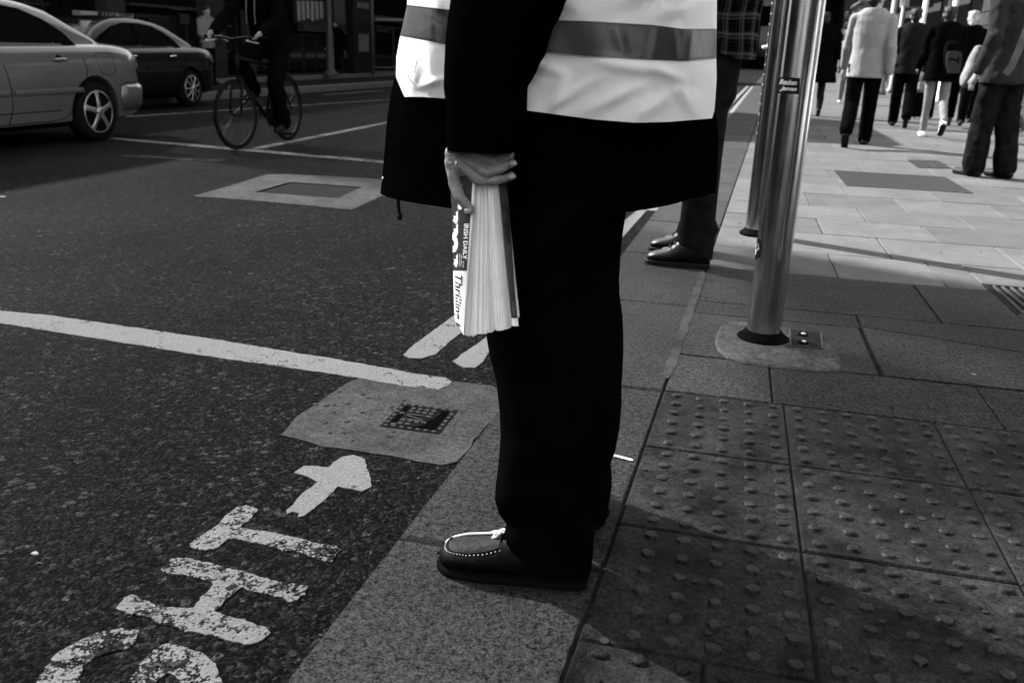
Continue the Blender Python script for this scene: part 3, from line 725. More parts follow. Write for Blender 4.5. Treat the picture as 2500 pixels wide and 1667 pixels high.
for i in range(9): 
    bx('window', M['glass'], b5, (XR-.02, 32+i*4.8, .7), (XR+.008, 35.6+i*4.8, 3.4)); bx('blind', M['wall_stone'], b5, (XR-.05, 32+i*4.8, 2.9), (XR-.022, 35.6+i*4.8, 3.2))
blocker = thing('sky_blocker', 'unseen dark box with flat top added right of the camera to block sky light', 'sky_blocker', (2.6, -2, 0))  # box added out of view to darken the slabs at lower right
bx('cabin', M['frame_dark'], blocker, (1.55, -5.5, 0), (3.6, -.6, 2.7)); bx('canopy', M['frame_dark'], blocker, (1.45, -5.7, 2.702), (3.8, -.45, 2.85)); bx('counter', M['wall_stone'], blocker, (1.35, -4.8, .95), (1.547, -1.2, 1.0))
# street posts on the right (sunlit), each from base up
postm = mat('white_post', .62, .45, .15, 6)
def post(px0, py0, px1, Y, r, label, m=postm, h=4.5, name='post'):
    A = P(px1, py0, Y)
    mb = MB().lathe((A.x, A.y, 0.0), [(r*1.6, 0), (r*1.6, .12), (r, .16), (r, h)], 14); tag(mb.build(name, m, smooth=True), label, 'post')
greyp = mat('grey_post', .2, .5, .15, 6)
post(0, 60, 2177, 26, .085, 'grey post nearest the white-sweater walker\'s head', greyp)
post(0, 70, 2199, 28, .07, 'thin grey post left of the dark-shirted man\'s head', greyp)
post(0, 60, 2252, 22, .062, 'white post rising right of the dark-shirted man\'s head', postm)
post(0, 30, 2330, 21, .062, 'white post rising above the backpack walker\'s head', postm)
post(0, 10, 2449, 15, .09, 'thick white post beside the shoulder of the man in baggy jeans', postm)
ban = mat('white_banner', .6, .7, .2, 5)
A, B = P(2200, 0, 27), P(2226, -6, 27)
sgn = thing('street_banner', 'white ragged banner hanging between the grey posts', 'banner', tuple(P(2212, 0, 27)))
mb = MB(); c0 = [P(2198, 19, 27), P(2203, 15, 27), P(2208, 17, 27), P(2215, 9, 27), P(2224, 5, 27), P(2225, -20, 27), P(2200, -20, 27)]
mb.loft([[q for q in c0], [q+Vector((0, .03, 0)) for q in c0]]); fixn(mb.build('cloth', ban, sgn))
bx('canopy', M['frame_dark'], sgn, tuple(P(2226, -30, 26.5)), tuple(P(2262, 22, 27.5)))
sc = thing('scaffold', 'lattice frame of bars behind the white-sweater walker', 'scaffold', tuple(G(2100, 180)))
sm_ = mat('lattice_bar', .10, .6)
for (a, c) in (((2098, 3), (2140, 4)), ((2078, 19), (2126, 20)), ((2080, 20), (2106, 4)), ((2106, 4), (2124, 19)), ((2088, 22), (2078, 120)), ((2112, 20), (2100, 120)), ((2075, 46), (2100, 20))):
    MB().tube([P(*a, 24), P(*c, 24)], .045, 8).build('bar', sm_, sc)
for k in range(26):                                      # stacked goods on the frame
    px = rnd.uniform(2066, 2120); py = rnd.uniform(26, 130); q = P(px, py, 24+rnd.uniform(-.3, .3)); r = rnd.uniform(.05, .14)
    mb = MB(); mb.lathe(q, [(r*.4, -r), (r, -r*.4), (r, r*.5), (r*.3, r)], 7)
    mb.build('hung_item', [sm_, M['wall_stone'], M['frame_dark'], M['fascia']][k % 4], sc)

# ================================================================== OPPOSITE STREET FURNITURE
lamp = mat('lamp_grey', .045, .5, .2, 4)
q = PX(808, 185, -11.9)
mb = MB().lathe((q.x, q.y, .0), [(.2, 0), (.2, .1), (.11, .2), (.095, 1.2), (.075, 1.3), (.07, 7)], 14); tag(mb.build('lamp_post', lamp, smooth=True), 'grey lamp post on the opposite footway right of the cyclist', 'lamp post')
q = PX(911, 185, -11.6)
mb = MB().lathe((q.x, q.y, .0), [(.05, 0), (.05, 3.5)], 12); tag(mb.build('signal_post', lamp, smooth=True), 'thin grey post beside the black totem sign', 'post')
tx = -12.2; A = PX(864, 100, tx); B = PX(904, 100, tx)
tot = thing('totem_sign', 'tall black totem sign reading LUAS with pale poster', 'sign', (tx, (A.y+B.y)/2, .2))
bx('slab', mat('totem_black', .003, .5), tot, (tx-.25, A.y, .0), (tx, B.y, PX(884, -12, tx).z)); 
def rx(name, m, par, px0, py0, px1, py1, x): 
    A = PX(px0, (py0+py1)/2, x); B = PX(px1, (py0+py1)/2, x); return bx(name, m, par, (x-.02, A.y, PX((px0+px1)/2, py1, x).z), (x, B.y, PX((px0+px1)/2, py0, x).z))
pl_ = rx('name_panel', mat('name_panel', .11, .6), tot, 873, 8, 900, 21, tx+.024); child(pl_)
xx = tx+.027
text_on('lettering', 'LUAS', quadfn(PX(876, 18.5, xx), PX(897, 18.5, xx), PX(897, 11, xx), PX(876, 11, xx)), M['frame_dark'], pl_, bold=.01)
rx('poster', mat('poster', .08, .6, .3, 3), tot, 877, 84, 901, 127, tx+.024)
# railing beyond
rl = thing('railing', 'low grey railing at the right end of the opposite footway', 'railing', (-11.5, 26, .2))
for py in (50, 165, 176):
    MB().tube([PX(914, py, -12.0), PX(1010, py+2, -12.0)], .02 if py > 60 else .06, 8).build('rail', lamp, rl)
for px in (944, 985, 1010):
    a = PX(px, 165, -12.0); MB().tube([(a.x, a.y, .0), (a.x, a.y, a.z)], .02, 8).build('rail_post', lamp, rl)

# ================================================================== STEEL POLES
def steel():
    m = bpy.data.materials.new("brushed_steel"); m.use_nodes = True; b = m.node_tree.nodes["Principled BSDF"]
    b.inputs["Metallic"].default_value = 1.0
    tc = N(m, "ShaderNodeTexCoord"); mp = N(m, "ShaderNodeMapping"); mp.inputs["Scale"].default_value = (1, 1, .02)
    L(m, tc.outputs["Object"], mp.inputs["Vector"])
    n1 = N(m, "ShaderNodeTexNoise", Scale=420.0, Detail=3.0); L(m, mp.outputs[0], n1.inputs["Vector"])
    n2 = N(m, "ShaderNodeTexNoise", Scale=9.0, Detail=7.0, Roughness=.7); L(m, tc.outputs["Object"], n2.inputs["Vector"])
    v = mathn(m, 'MULTIPLY', maprange(m, n2.outputs[0], .3, .75, .36, .46), maprange(m, n1.outputs[0], .3, .7, .8, 1.2))
    L(m, v, b.inputs["Base Color"]); L(m, maprange(m, n2.outputs[0], .3, .7, .20, .27), b.inputs["Roughness"])
    bp = N(m, "ShaderNodeBump", Strength=.25, Distance=.0006); L(m, n1.outputs[0], bp.inputs["Height"]); L(m, bp.outputs[0], b.inputs["Normal"])
    b.inputs["Anisotropic"].default_value = .4
    return m
M['steel'] = steel()
M['rubber'] = mat('black_rubber', .004, .8, .3, 30, .2, 100)
def pole_profile(r, grooves, n=96):
    out = []
    for i in range(n):
        a = 2*math.pi*i/n; rr = r
        for (g, w, d) in grooves:
            da = math.atan2(math.sin(a-g), math.cos(a-g))
            if abs(da) < w: rr -= d*(1-(abs(da)/w)**4)
        out.append((rr*math.cos(a), rr*math.sin(a)))
    return out
def pole(c, r, label, view, z_g=.30, h=4.2, col=True):
    t = thing('steel_pole', label, 'pole', (c[0], c[1], 0))
    va = math.atan2(CAM.y-c[1], CAM.x-c[0])          # direction facing the viewer side
    gr = [(va+view[0], .12, .012), (va+view[1], .10, .008), (va+view[2], .08, .006)]
    p0 = pole_profile(r, []); p1 = pole_profile(r, gr)
    mb = MB(); rings = [[(c[0]+x, c[1]+y, z) for x, y in p0] for z in (0.0, z_g)] + [[(c[0]+x, c[1]+y, z) for x, y in p1] for z in (z_g+.10, 1.0, h)]
    mb.loft(rings); mb.build('shaft', M['steel'], t, auto=35)
    mb = MB().lathe((c[0], c[1], 0.004), [(r+.030, 0), (r+.029, .009), (r+.014, .018), (r+.004, .032), (r+.0012, .034)], 40); mb.build('collar', M['rubber'], t, smooth=True)
    return t
PC = (-.045, .60); PR = .0585
pl1 = pole(PC, PR, 'brushed steel pole nearest the camera with black rubber collar', (.42, 1.0, -.9))
PC2 = (-.035, 2.56)
pl2 = pole(PC2, .062, 'second brushed steel pole standing behind the near one', (-.9, .2, 1.4), z_g=.05)
va = math.atan2(CAM.y-PC2[1], CAM.x-PC2[0])
riv = MB()
for k in range(40):
    a = va-1.15; riv.lathe((PC2[0]+.063*math.cos(a), PC2[1]+.063*math.sin(a), .55+k*.05), [(.0035, -.003), (.0045, 0), (.003, .004)], 8)
riv.build('rivet_row', M['steel'], pl2, smooth=True)
a = va-1.45; MB().lathe((PC2[0]+.072*math.cos(a), PC2[1]+.072*math.sin(a), P(1868, 116, 2.5).z), [(.008, -.01), (.013, -.004), (.013, .004), (.006, .01)], 10).build('bolt', mat('bright_bolt', .8, .3, metal=.6), pl2, smooth=True)
# stickers, wrapped round the shaft
def wrap(c, r, off):
    def f(px, py):                                    # photo pixel -> point on the cylinder
        d = ray(px, py); ox, oy = CAM.x-c[0], CAM.y-c[1]; R_ = r+off
        A_ = d.x**2+d.y**2; B_ = 2*(ox*d.x+oy*d.y); C_ = ox*ox+oy*oy-R_*R_; D_ = B_*B_-4*A_*C_
        if D_ < 0: t_ = -B_/(2*A_); q = CAM+d*t_; v_ = Vector((q.x-c[0], q.y-c[1])).normalized()*R_; return Vector((c[0]+v_.x, c[1]+v_.y, q.z))
        return CAM+d*((-B_-math.sqrt(D_))/(2*A_))
    return f
def gridpatch(name, f, px0, py0, px1, py1, m, par, n=8, skew=0):
    vs = []; fs = []
    for j in range(n+1):
        for i in range(n+1): vs.append(f(px0+(px1-px0)*i/n+skew*(1-j/n), py0+(py1-py0)*j/n+3*i/n))
    for j in range(n):
        for i in range(n): a = j*(n+1)+i; fs.append((a, a+n+1, a+n+2, a+1))
    return obj(name, vs, fs, m, par)
blk_s = mat('sticker_black', .004, .6); wh_s = mat('sticker_white', .62, .6)
f1 = wrap(PC, PR, .0014); f2 = wrap(PC, PR, .0020)
st1 = thing('sticker', 'black rectangular sticker lettered Reuben James on the near steel pole', 'sticker', tuple(f1(1925, 210)))
gridpatch('backing', f1, 1899, 188, 1952, 228, blk_s, st1, 8, 1)
text_on('lettering', 'Reuben', lambda u, v: f2(1902+43*u+2*v, 206.5+2.5*u-13*v), wh_s, st1, shear=.35, bold=.04)
text_on('lettering', 'James', lambda u, v: f2(1903+42*u+2*v, 223.5+2.5*u-13*v), wh_s, st1, shear=.35, bold=.04)
st2 = thing('sticker', 'round black sticker with white ragged figure low on the near pole', 'sticker', tuple(f1(1850, 605)))
vs = [f1(1848+8*0, 607)]+[f1(1843+15*math.cos(a), 606+28*math.sin(a)) for a in [2*math.pi*i/20 for i in range(20)]]
obj('disc', vs, [(0, 1+(i+1) % 20, 1+i) for i in range(20)], blk_s, st2)
vs = [f2(*q) for q in ((1850, 594), (1853, 600), (1852, 607), (1854, 609), (1849, 610), (1846, 617), (1844, 624), (1842, 620), (1843, 608), (1846, 600))]
obj('figure', vs, [tuple(range(len(vs)))[::-1]], mat('sticker_white2', .8, .6), st2)
# plinth, plate
pb = MB(); outl = [(1745, 838), (1748, 822), (1758, 800), (1775, 790), (1800, 788), (1900, 800), (1990, 822), (2035, 850), (2052, 880), (2052, 908), (1990, 908), (1900, 900), (1820, 890), (1775, 876), (1752, 858)]
pb.prism([tuple(G(*q)[:2]) for q in outl][::-1], -.01, .008, .006)
tag(fixn(pb.build('pole_footing', M['plinth'])), 'rounded pale concrete footing around the near steel pole base', 'footing')
pp = [G(*q, .009) for q in ((1928, 806), (2004, 815), (2008, 852), (1930, 846))]
pt = thing('inspection_plate', 'small metal inspection plate with two bolts beside the pole collar', 'cover plate', tuple(pp[0]))
M['plate'] = mat('plate_metal', .022, .85, .5, 60, .3, 150)
MB().prism([tuple(q[:2]) for q in pp][::-1], .004, .011, .002).build('plate', M['plate'], pt)
rim = MB().tube([q+Vector((0, 0, .003)) for q in pp+pp[:1]], .0022, 6); rim.build('rim', mat('rim_metal', .08, .5), pt)
for q in ((1961, 818), (1962, 837)):
    c = G(*q, .011); mb = MB().lathe(c, [(.017, -.001), (.017, .003), (.014, .004)], 16); o = mb.build('washer', M['black_hole'], pt, smooth=True); child(o)
    MB().lathe(c+Vector((0, 0, .004)), [(.008, 0), (.007, .004), (.003, .005)], 12).build('bolt', mat('bolt_bright', .7, .3, metal=.5), o, smooth=True)
c = G(1922, 822, .009); MB().lathe(c, [(.006, 0), (.004, .003)], 10).build('screw', M['steel'], pt, smooth=True)

# ================================================================== PEOPLE
M['skin'] = mat('skin', .22, .55, .15, 30, .15, 200)
M['skin_dim'] = mat('skin_dim', .13, .55, .15, 30)
M['hair'] = mat('hair', .006, .6, .4, 60, .6, 300)
M['hair_light'] = mat('light_hair', .16, .6, .4, 60, .6, 300)
def cloth(name, v, var=.25, sc=9, b=.35, rough=.95):
    return mat(name, v, rough, var, sc, b, 70, spec=.05, bdist=.006)
M['black_cloth'] = cloth('black_cloth', .002); M['dark_cloth'] = cloth('dark_cloth', .008); M['grey_cloth'] = cloth('grey_cloth', .05)
M['mid_cloth'] = cloth('mid_cloth', .12); M['light_cloth'] = cloth('light_cloth', .13); M['white_cloth'] = cloth('white_cloth', .17, .10)
M['jacket_cloth'] = cloth('jacket_cloth', .018); M['denim'] = cloth('denim', .007, .5, 14); M['shoe_dark'] = mat('shoe_dark', .005, .6, .3, 40, spec=.1); M['shoe_white'] = mat('shoe_white', .75, .6)
POSES = {
 'stand': dict(L=(2, 3), R=(-2, 3), aL=(0, 8, 10), aR=(0, 8, 10)),
 'walk': dict(L=(22, 4), R=(-14, 42), aL=(-18, 8, 12), aR=(18, 8, 22)),
 'walk2': dict(L=(-12, 40), R=(20, 6), aL=(16, 8, 20), aR=(-16, 8, 14)),
}
def joints(base, fwd, H, pose, lean=3, twist=0, headturn=0):
    f = Vector((fwd[0], fwd[1], 0)).normalized(); r = Vector((f.y, -f.x, 0)); u = Vector((0, 0, 1)); d = math.radians
    J = {}; hip = Vector(base)+u*.53*H; sp = (u*math.cos(d(lean))+f*math.sin(d(lean)))
    J['pelvis'] = hip; low = 9
    for s, k in (('L', -1), ('R', 1)):
        a, kb = pose[s]; h = hip+r*k*.052*H; J['hip'+s] = h
        kn = h+(f*math.sin(d(a))-u*math.cos(d(a)))*.245*H; an = kn+(f*math.sin(d(a-kb))-u*math.cos(d(a-kb)))*.235*H
        J['knee'+s] = kn; J['ank'+s] = an
        pt = d(max(-60, min(20, (a-kb)*.9+(-8 if a-kb < -8 else 4)))) if abs(a-kb) > 12 else 0
        J['toe'+s] = an+(f*math.cos(pt)+u*math.sin(pt))*.10*H - u*.028*H*math.cos(pt); J['heel'+s] = an-f*.025*H*math.cos(pt)-u*.03*H
        low = min(low, (an-u*.04*H).z, J['toe'+s].z-.012*H)
    ch = hip+sp*.27*H; J['chest'] = ch; J['neck'] = hip+sp*.315*H; J['head'] = J['neck']+(u*.97+f*.24)*.075*H
    for s, k in (('L', -1), ('R', 1)):
        sh = hip+sp*.285*H+r*k*.105*H; J['sh'+s] = sh; fa, out, eb = pose['a'+s]
        dn = -u*math.cos(d(fa))+f*math.sin(d(fa)); ua = (dn*math.cos(d(out))+r*k*math.sin(d(out)))
        el = sh+ua*.175*H; fa2 = fa+eb; dn = -u*math.cos(d(fa2))+f*math.sin(d(fa2)); fo = (dn*math.cos(d(out*.5))+r*k*math.sin(d(out*.5)))
        J['el'+s] = el; J['wr'+s] = el+fo*.145*H; J['ha'+s] = el+fo*.20*H; J['fi'+s] = el+fo*.235*H
    dz = base[2]-low if 'fixed' not in pose else 0
    for k in J: J[k] = J[k]+u*dz
    J['f'], J['r'] = f, r; J['hd'] = (f*math.cos(d(headturn))+r*math.sin(d(headturn))); return J
def body_mb(J, H, thin=0.0, head=True):
    k = H/1.75; mb = MB(); r = J['r']; f = J['f']
    def c(a, b, r0, r1, **kw): capsule(mb, J[a] if isinstance(a, str) else a, J[b] if isinstance(b, str) else b, r0*k, r1*k, axis=kw.pop('axis', r), **kw)
    c('pelvis', 'chest', .115, .125, sx=1.15, sy=.78); c('shL', 'shR', .058, .058); c('chest', 'neck', .09, .05, sx=1.2, sy=.9)
    for s in 'LR':
        c('hip'+s, 'knee'+s, .080, .052); c('knee'+s, 'ank'+s, .050, .034)
        capsule(mb, J['heel'+s]+Vector((0, 0, .004)), J['toe'+s], .030*k, .026*k, sx=1.25, axis=r)
        c('sh'+s, 'el'+s, .048, .038); c('el'+s, 'wr'+s, .036, .025); c('wr'+s, 'ha'+s, .024, .034, sy=.55, axis=f)
        if 'handless' in J and s == 'L': continue
        h, w, t = J['ha'+s], J['wr'+s], J['fi'+s]; dd = (t-h).normalized(); kk = -1 if s == 'L' else 1
        for i, o in enumerate((-.024, -.008, .009, .024)):
            p = h+f*o*k; capsule(mb, p, p+dd*.06*k*(1-.08*abs(i-1.4))-r*kk*.012, .009*k, .0075*k, n=8); 
            capsule(mb, p+dd*.055*k-r*kk*.012, p+dd*.085*k-r*kk*.03, .008*k, .007*k, n=8)
        capsule(mb, h-dd*.03*k+f*.02*k, h+dd*.025*k+f*.05*k-r*kk*.008, .011*k, .009*k, n=8)
    if head:
        hd = J['hd']; hr = Vector((hd.y, -hd.x, 0)); H_ = J['head']; u = Vector((0, 0, 1))
        capsule(mb, J['neck']-u*.03*k, H_-u*.04*k, .058*k, .055*k)
        capsule(mb, H_+u*.045*k-hd*.012*k, H_+u*.045*k+hd*.02*k, .083*k, .080*k, sx=.92, axis=hr)
        capsule(mb, H_+hd*.035*k-u*.03*k, H_+hd*.058*k-u*.058*k, .056*k, .035*k, sx=1.05, axis=hr)
        capsule(mb, H_+hd*.088*k+u*.025*k, H_+hd*.108*k-u*.008*k, .010*k, .015*k, n=8)       # nose
        capsule(mb, H_+hd*.086*k-hr*.018*k-u*.038*k, H_+hd*.086*k+hr*.018*k-u*.038*k, .008*k, .008*k, n=8)   # lips
        capsule(mb, H_+hd*.080*k-hr*.032*k+u*.045*k, H_+hd*.080*k+hr*.032*k+u*.045*k, .011*k, .011*k, n=8)   # brow
        for q in (-1, 1): capsule(mb, H_+hr*q*.078*k-u*.01*k, H_+hr*q*.084*k+u*.03*k-hd*.008*k, .012*k, .017*k, sx=.5, axis=hr, n=8)
    return mb
def eyes(J, H, par):
    k = H/1.75; hd = J['hd']; hr = Vector((hd.y, -hd.x, 0)); H_ = J['head']; u = Vector((0, 0, 1))
    for q in (-1, 1):
        mb = MB(); capsule(mb, H_+hd*.082*k+hr*q*.031*k+u*.022*k, H_+hd*.083*k+hr*q*.033*k+u*.022*k, .011*k, .011*k, n=10); o = mb.build('eye', M['shoe_white'], par, smooth=True); child(o)
        mb = MB(); capsule(mb, H_+hd*.0905*k+hr*q*.032*k+u*.022*k, H_+hd*.091*k+hr*q*.032*k+u*.022*k, .005*k, .005*k, n=8); mb.build('pupil', M['black_hole'], o, smooth=True)
def hair_mb(J, H, long=0.0, bun=False):
    k = H/1.75; hd = J['hd']; hr = Vector((hd.y, -hd.x, 0)); H_ = J['head']; u = Vector((0, 0, 1)); mb = MB()
    capsule(mb, H_+u*.062*k-hd*.028*k, H_+u*.070*k+hd*.012*k, .087*k, .080*k, sx=.97, axis=hr)
    capsule(mb, H_+u*.01*k-hd*.045*k, H_-u*.025*k-hd*.045*k, .070*k, .048*k, sx=1.02, axis=hr)
    if long: capsule(mb, H_-hd*.05*k, H_-hd*.07*k-u*long*k, .072*k, .045*k, sx=1.15, axis=hr)
    if bun: capsule(mb, H_-hd*.10*k+u*.07*k, H_-hd*.12*k+u*.07*k, .035*k, .03*k)
    for i in range(10):
        a = i*.7; capsule(mb, H_+u*.09*k+hr*.06*k*math.sin(a)-hd*.03*k*math.cos(a*1.3), H_+u*.125*k+hr*.07*k*math.sin(a+.3)-hd*.05*k*math.cos(a), .03*k, .016*k, n=8)
    return mb
def garment_top(J, H, ex=.016, sleeve='long', hem=-.06, flare=0.0):
    k = H/1.75; mb = MB(); r = J['r']; u = Vector((0, 0, 1))
    p, ch = J['pelvis'], J['chest']; base = p+u*hem*k
    sp = (ch-p).normalized()
    rings = []
    for t, w, dp in ((0, .165+flare, .125+flare), (.2, .158+flare*.7, .118+flare*.5), (.45, .150, .112), (.72, .170, .120), (.9, .178, .112), (1.02, .150, .095), (1.10, .085, .075)):
        c = base+(J['neck']-base)*t; rings.append([c+r*((w+ex)*k*math.cos(a))*1.0+J['f']*((dp+ex)*k*math.sin(a)) for a in [2*math.pi*i/20 for i in range(20)]])
    mb.loft(rings)
    for s in 'LR':
        capsule(mb, J['sh'+s], J['el'+s], (.050+ex*.85)*k, (.040+ex*.8)*k)
        if sleeve == 'long': capsule(mb, J['el'+s], J['wr'+s], (.043+ex)*k, (.030+ex*.8)*k)
        elif sleeve == 'half': capsule(mb, J['el'+s], J['el'+s]*.45+J['wr'+s]*.55, (.043+ex)*k, (.036+ex)*k)
    return mb
def garment_legs(J, H, ex=.014, flare=0.0, short=1.0):
    k = H/1.75; mb = MB(); r = J['r']; u = Vector((0, 0, 1))
    capsule(mb, J['pelvis']+u*.03*k, J['pelvis']-u*.03*k, (.112+ex)*k, (.12+ex)*k, sx=1.18, sy=.86, axis=r)
    for s in 'LR':
        capsule(mb, J['hip'+s], J['knee'+s], (.083+ex)*k, (.060+ex+flare*.5)*k)
        capsule(mb, J['knee'+s], J['ank'+s]*short+J['knee'+s]*(1-short), (.060+ex+flare*.5)*k, (.046+ex+flare)*k)
    return mb
def shoes(J, H, m, par, sole=None, s_='LR'):
    k = H/1.75
    for s in s_:
        mb = MB(); a, b, an = J['heel'+s], J['toe'+s], J['ank'+s]; d = (b-a).normalized(); r = J['r']
        capsule(mb, a+Vector((0, 0, .012)), b+Vector((0, 0, .003)), .040*k, .034*k, sx=1.05, axis=r); capsule(mb, an-Vector((0, 0, .02)), a*.4+b*.6+Vector((0, 0, .018)), .044*k, .034*k, axis=r)
        o = link('shoe', blob(mb, .009, 3), m, par, True); child(o)
        if sole is not None:
            n = r.cross(d).normalized(); n = -n if n.z > 0 else n
            mb = MB(); c0 = a+n*.024*k; c1 = b+n*.022*k
            capsule(mb, c0, c1, .041*k, .036*k, sx=1.05, sy=.28, axis=r); mb.build('sole', sole, o, smooth=True)
def person(label, base, fwd, H=1.74, pose='stand', top=('mid_cloth', 'long', .016, -.06, 0), legs=('dark_cloth', .014, 0, 1), shoe='shoe_dark', hair='hair', long=0, bun=False, vox=.014, skin='skin_dim', group='pedestrians on the footway', face=False, sole=None, lean=3, headturn=0, wr=.008, J=None, seed=0, topname='top'):
    J = J or joints(Vector(base), fwd, H, POSES[pose] if isinstance(pose, str) else pose, lean, 0, headturn)
    t = thing('person', label, 'person', tuple(base), group)
    link('body', blob(body_mb(J, H), vox*.8, 4), M[skin], t, True)
    o = link(topname, blob(garment_top(J, H, top[2], top[1], top[3], top[4]), vox, 6, wr, 11, seed), M[top[0]], t, True)
    link('trousers', blob(garment_legs(J, H, legs[1], legs[2], legs[3]), vox, 5, wr, 10, seed+3), M[legs[0]], t, True)
    if hair: link('hair', blob(hair_mb(J, H, long, bun), vox*.8, 3, .006, 40, seed), M[hair], t, True)
    if face: eyes(J, H, t)
    shoes(J, H, M[shoe], t, sole)
    return t, J

AWAY = (0.16, 1)
p1, J1 = person('walking man in white sweater and black trousers seen from behind', (1.17, 8.55, 0), AWAY, 1.76, 'walk2', ('white_cloth', 'long', .024, -.12, .014), ('black_cloth', .017, .012, 1), vox=.011, headturn=35, skin='skin', sole=M['shoe_dark'], seed=1, lean=5, wr=.005, topname='sweater')
p2, J2 = person('walking man in dark T-shirt with bare forearms seen from behind', (2.22, 12.2, 0), AWAY, 1.72, dict(L=(14, 4), R=(-10, 34), aL=(4, 10, 30), aR=(6, 26, 55)), ('dark_cloth', 'short', .02, -.12, .01), ('black_cloth', .02, .01, 1), skin='skin', seed=2, topname='t_shirt')
p3, J3 = person('woman in pale jeans and white sneakers wearing a black backpack', (2.34, 10.5, 0), (.05, 1), 1.66, dict(L=(4, 3), R=(-8, 48), aL=(10, 8, 40), aR=(10, 8, 40)), ('black_cloth', 'long', .028, -.16, .02), ('light_cloth', .002, -.004, 1), shoe='shoe_white', long=.05, seed=3, topname='jacket', sole=M['shoe_dark'])
p4, J4 = person('dark-clothed person with pale blond hair facing the camera behind the backpack', (3.15, 12.9, 0), (-.25, -1), 1.70, dict(L=(16, 4), R=(-16, 12), aL=(10, 8, 20), aR=(-10, 8, 10)), ('black_cloth', 'long', .03, -.14, .02), ('black_cloth', .016, .005, 1), hair='hair_light', long=.12, skin='skin', face=True, seed=4, topname='coat')
# man in baggy jeans at the right edge
p5, J5 = person('man in grey jacket and baggy jeans with a wide shoulder strap at the right edge', (1.98, 6.12, 0), (-.55, .83), 1.80, dict(L=(6, 6), R=(-4, 8), aL=(-18, 14, 34), aR=(-22, 14, 44)), ('jacket_cloth', 'long', .026, -.14, .02), ('denim', .022, .024, .97), vox=.010, seed=5, wr=.013, topname='jacket', lean=2)
def strap(par, name, pts, w, m, th=.004):
    pts = [Vector(p) for p in pts]; mb = MB(); rings = []
    for i, p in enumerate(pts):
        t = (pts[min(i+1, len(pts)-1)]-pts[max(i-1, 0)]).normalized(); vd = (CAM-p).normalized(); s = t.cross(vd).normalized()*w/2
        rings.append([p-s, p+s, p+s-vd*th, p-s-vd*th])
    mb.loft(rings); return fixn(mb.build(name, m, par))
strap_t = [P(2512, 60, 5.72), P(2498, 95, 5.72), P(2484, 130, 5.75), P(2468, 165, 5.78), P(2454, 182, 5.8)]
strap(p5, 'shoulder_strap', strap_t, .055, M['mid_cloth'])
# tote bag hanging under his elbow
bag = thing('tote_bag', 'pale cone-shaped tote bag hanging behind the elbow of the man in baggy jeans', 'bag', tuple(P(2370, 160, 6.4)))
mb = MB(); rr = []
for (py, a, b, dp) in ((112, 2382, 2398, .03), (130, 2370, 2404, .06), (150, 2361, 2400, .08), (175, 2351, 2392, .09), (195, 2343, 2384, .09), (208, 2343, 2368, .07), (214, 2350, 2358, .02)):
    A, B = P(a, py, 6.4), P(b, py, 6.4); c = (A+B)/2; h = (B-A)/2; rr.append([c+h*math.cos(q)+Vector((0, dp*math.sin(q), 0)) for q in [2*math.pi*i/16 for i in range(16)]])
mb.loft(rr); link('pouch', blob(mb, .01, 5, .006, 14), M['light_cloth'], bag, True)
# backpack with cat-like mark
bp = thing('backpack', 'black backpack with grey pocket bearing a leaping cat mark', 'backpack', tuple(P(2330, 150, 10.2)))
Yb = J3['chest'].y-.17
mb = MB(); rr = []
for (py, a, b, dp) in ((100, 2316, 2334, .04), (108, 2307, 2343, .09), (130, 2303, 2350, .11), (160, 2304, 2350, .12), (185, 2308, 2346, .10), (192, 2314, 2340, .05)):
    A, B = P(a, py, Yb), P(b, py, Yb); c = (A+B)/2; h = (B-A)/2; rr.append([c+h*math.copysign(abs(math.cos(q))**.6, math.cos(q))+Vector((0, dp*math.copysign(abs(math.sin(q))**.6, math.sin(q)), 0)) for q in [2*math.pi*i/20 for i in range(20)]])
mb.loft(rr); link('pack', blob(mb, .01, 4), M['black_cloth'], bp, True)
Yp = Yb-.135
pk = [(2312, 132), (2318, 126), (2333, 124), (2345, 127), (2349, 134), (2347, 158), (2343, 180), (2316, 179), (2311, 155)]
vs = [P(x, y, Yp) for x, y in pk]+[P(x, y, Yp)+Vector((0, .03, 0)) for x, y in pk]; n = len(pk)
o = obj('pocket', vs, [tuple(range(n))]+[(j, n+j, n+(j+1) % n, (j+1) % n) for j in range(n)], mat('pocket_grey', .028, .8), bp); fixn(o); child(o)
cat_ = [(2317, 145), (2321, 142), (2327, 143), (2334, 146), (2339, 144), (2342, 139), (2344, 141), (2341, 148), (2342, 156), (2339, 159), (2337, 150), (2330, 149), (2324, 147), (2318, 150)]
vs = [P(x, y, Yp-.003) for x, y in cat_]; obj('emblem', vs, [tuple(range(len(vs)))], M['black_hole'], o)
# suitcase between the two
su = thing('suitcase', 'tall black wheeled bag standing between the two walkers seen from behind', 'suitcase', tuple(G(2250, 291)))
g = G(2250, 291)
mb = MB(); mb.prism([(g.x-.17, g.y-.02), (g.x+.17, g.y-.02), (g.x+.14, g.y+.22), (g.x-.14, g.y+.22)], .03, .62, .03); mb.build('case', M['black_cloth'], su)
for s in (-.13, .13): MB().lathe((g.x+s-.01, g.y+.02, .03), [(.012, 0), (.03, .005), (.03, .02), (.012, .025)], 12, 'x').build('wheel', M['rubber'], su)
MB().tube([(g.x-.09, g.y+.15, .6), (g.x-.09, g.y+.15, .95), (g.x+.09, g.y+.15, .95), (g.x+.09, g.y+.15, .6)], .01, 6).build('handle', M['frame_dark'], su)
bgw = thing('carrier_bag', 'small crumpled white carrier bag hanging above the suitcase', 'bag', tuple(P(2255, 195, 12.5)))
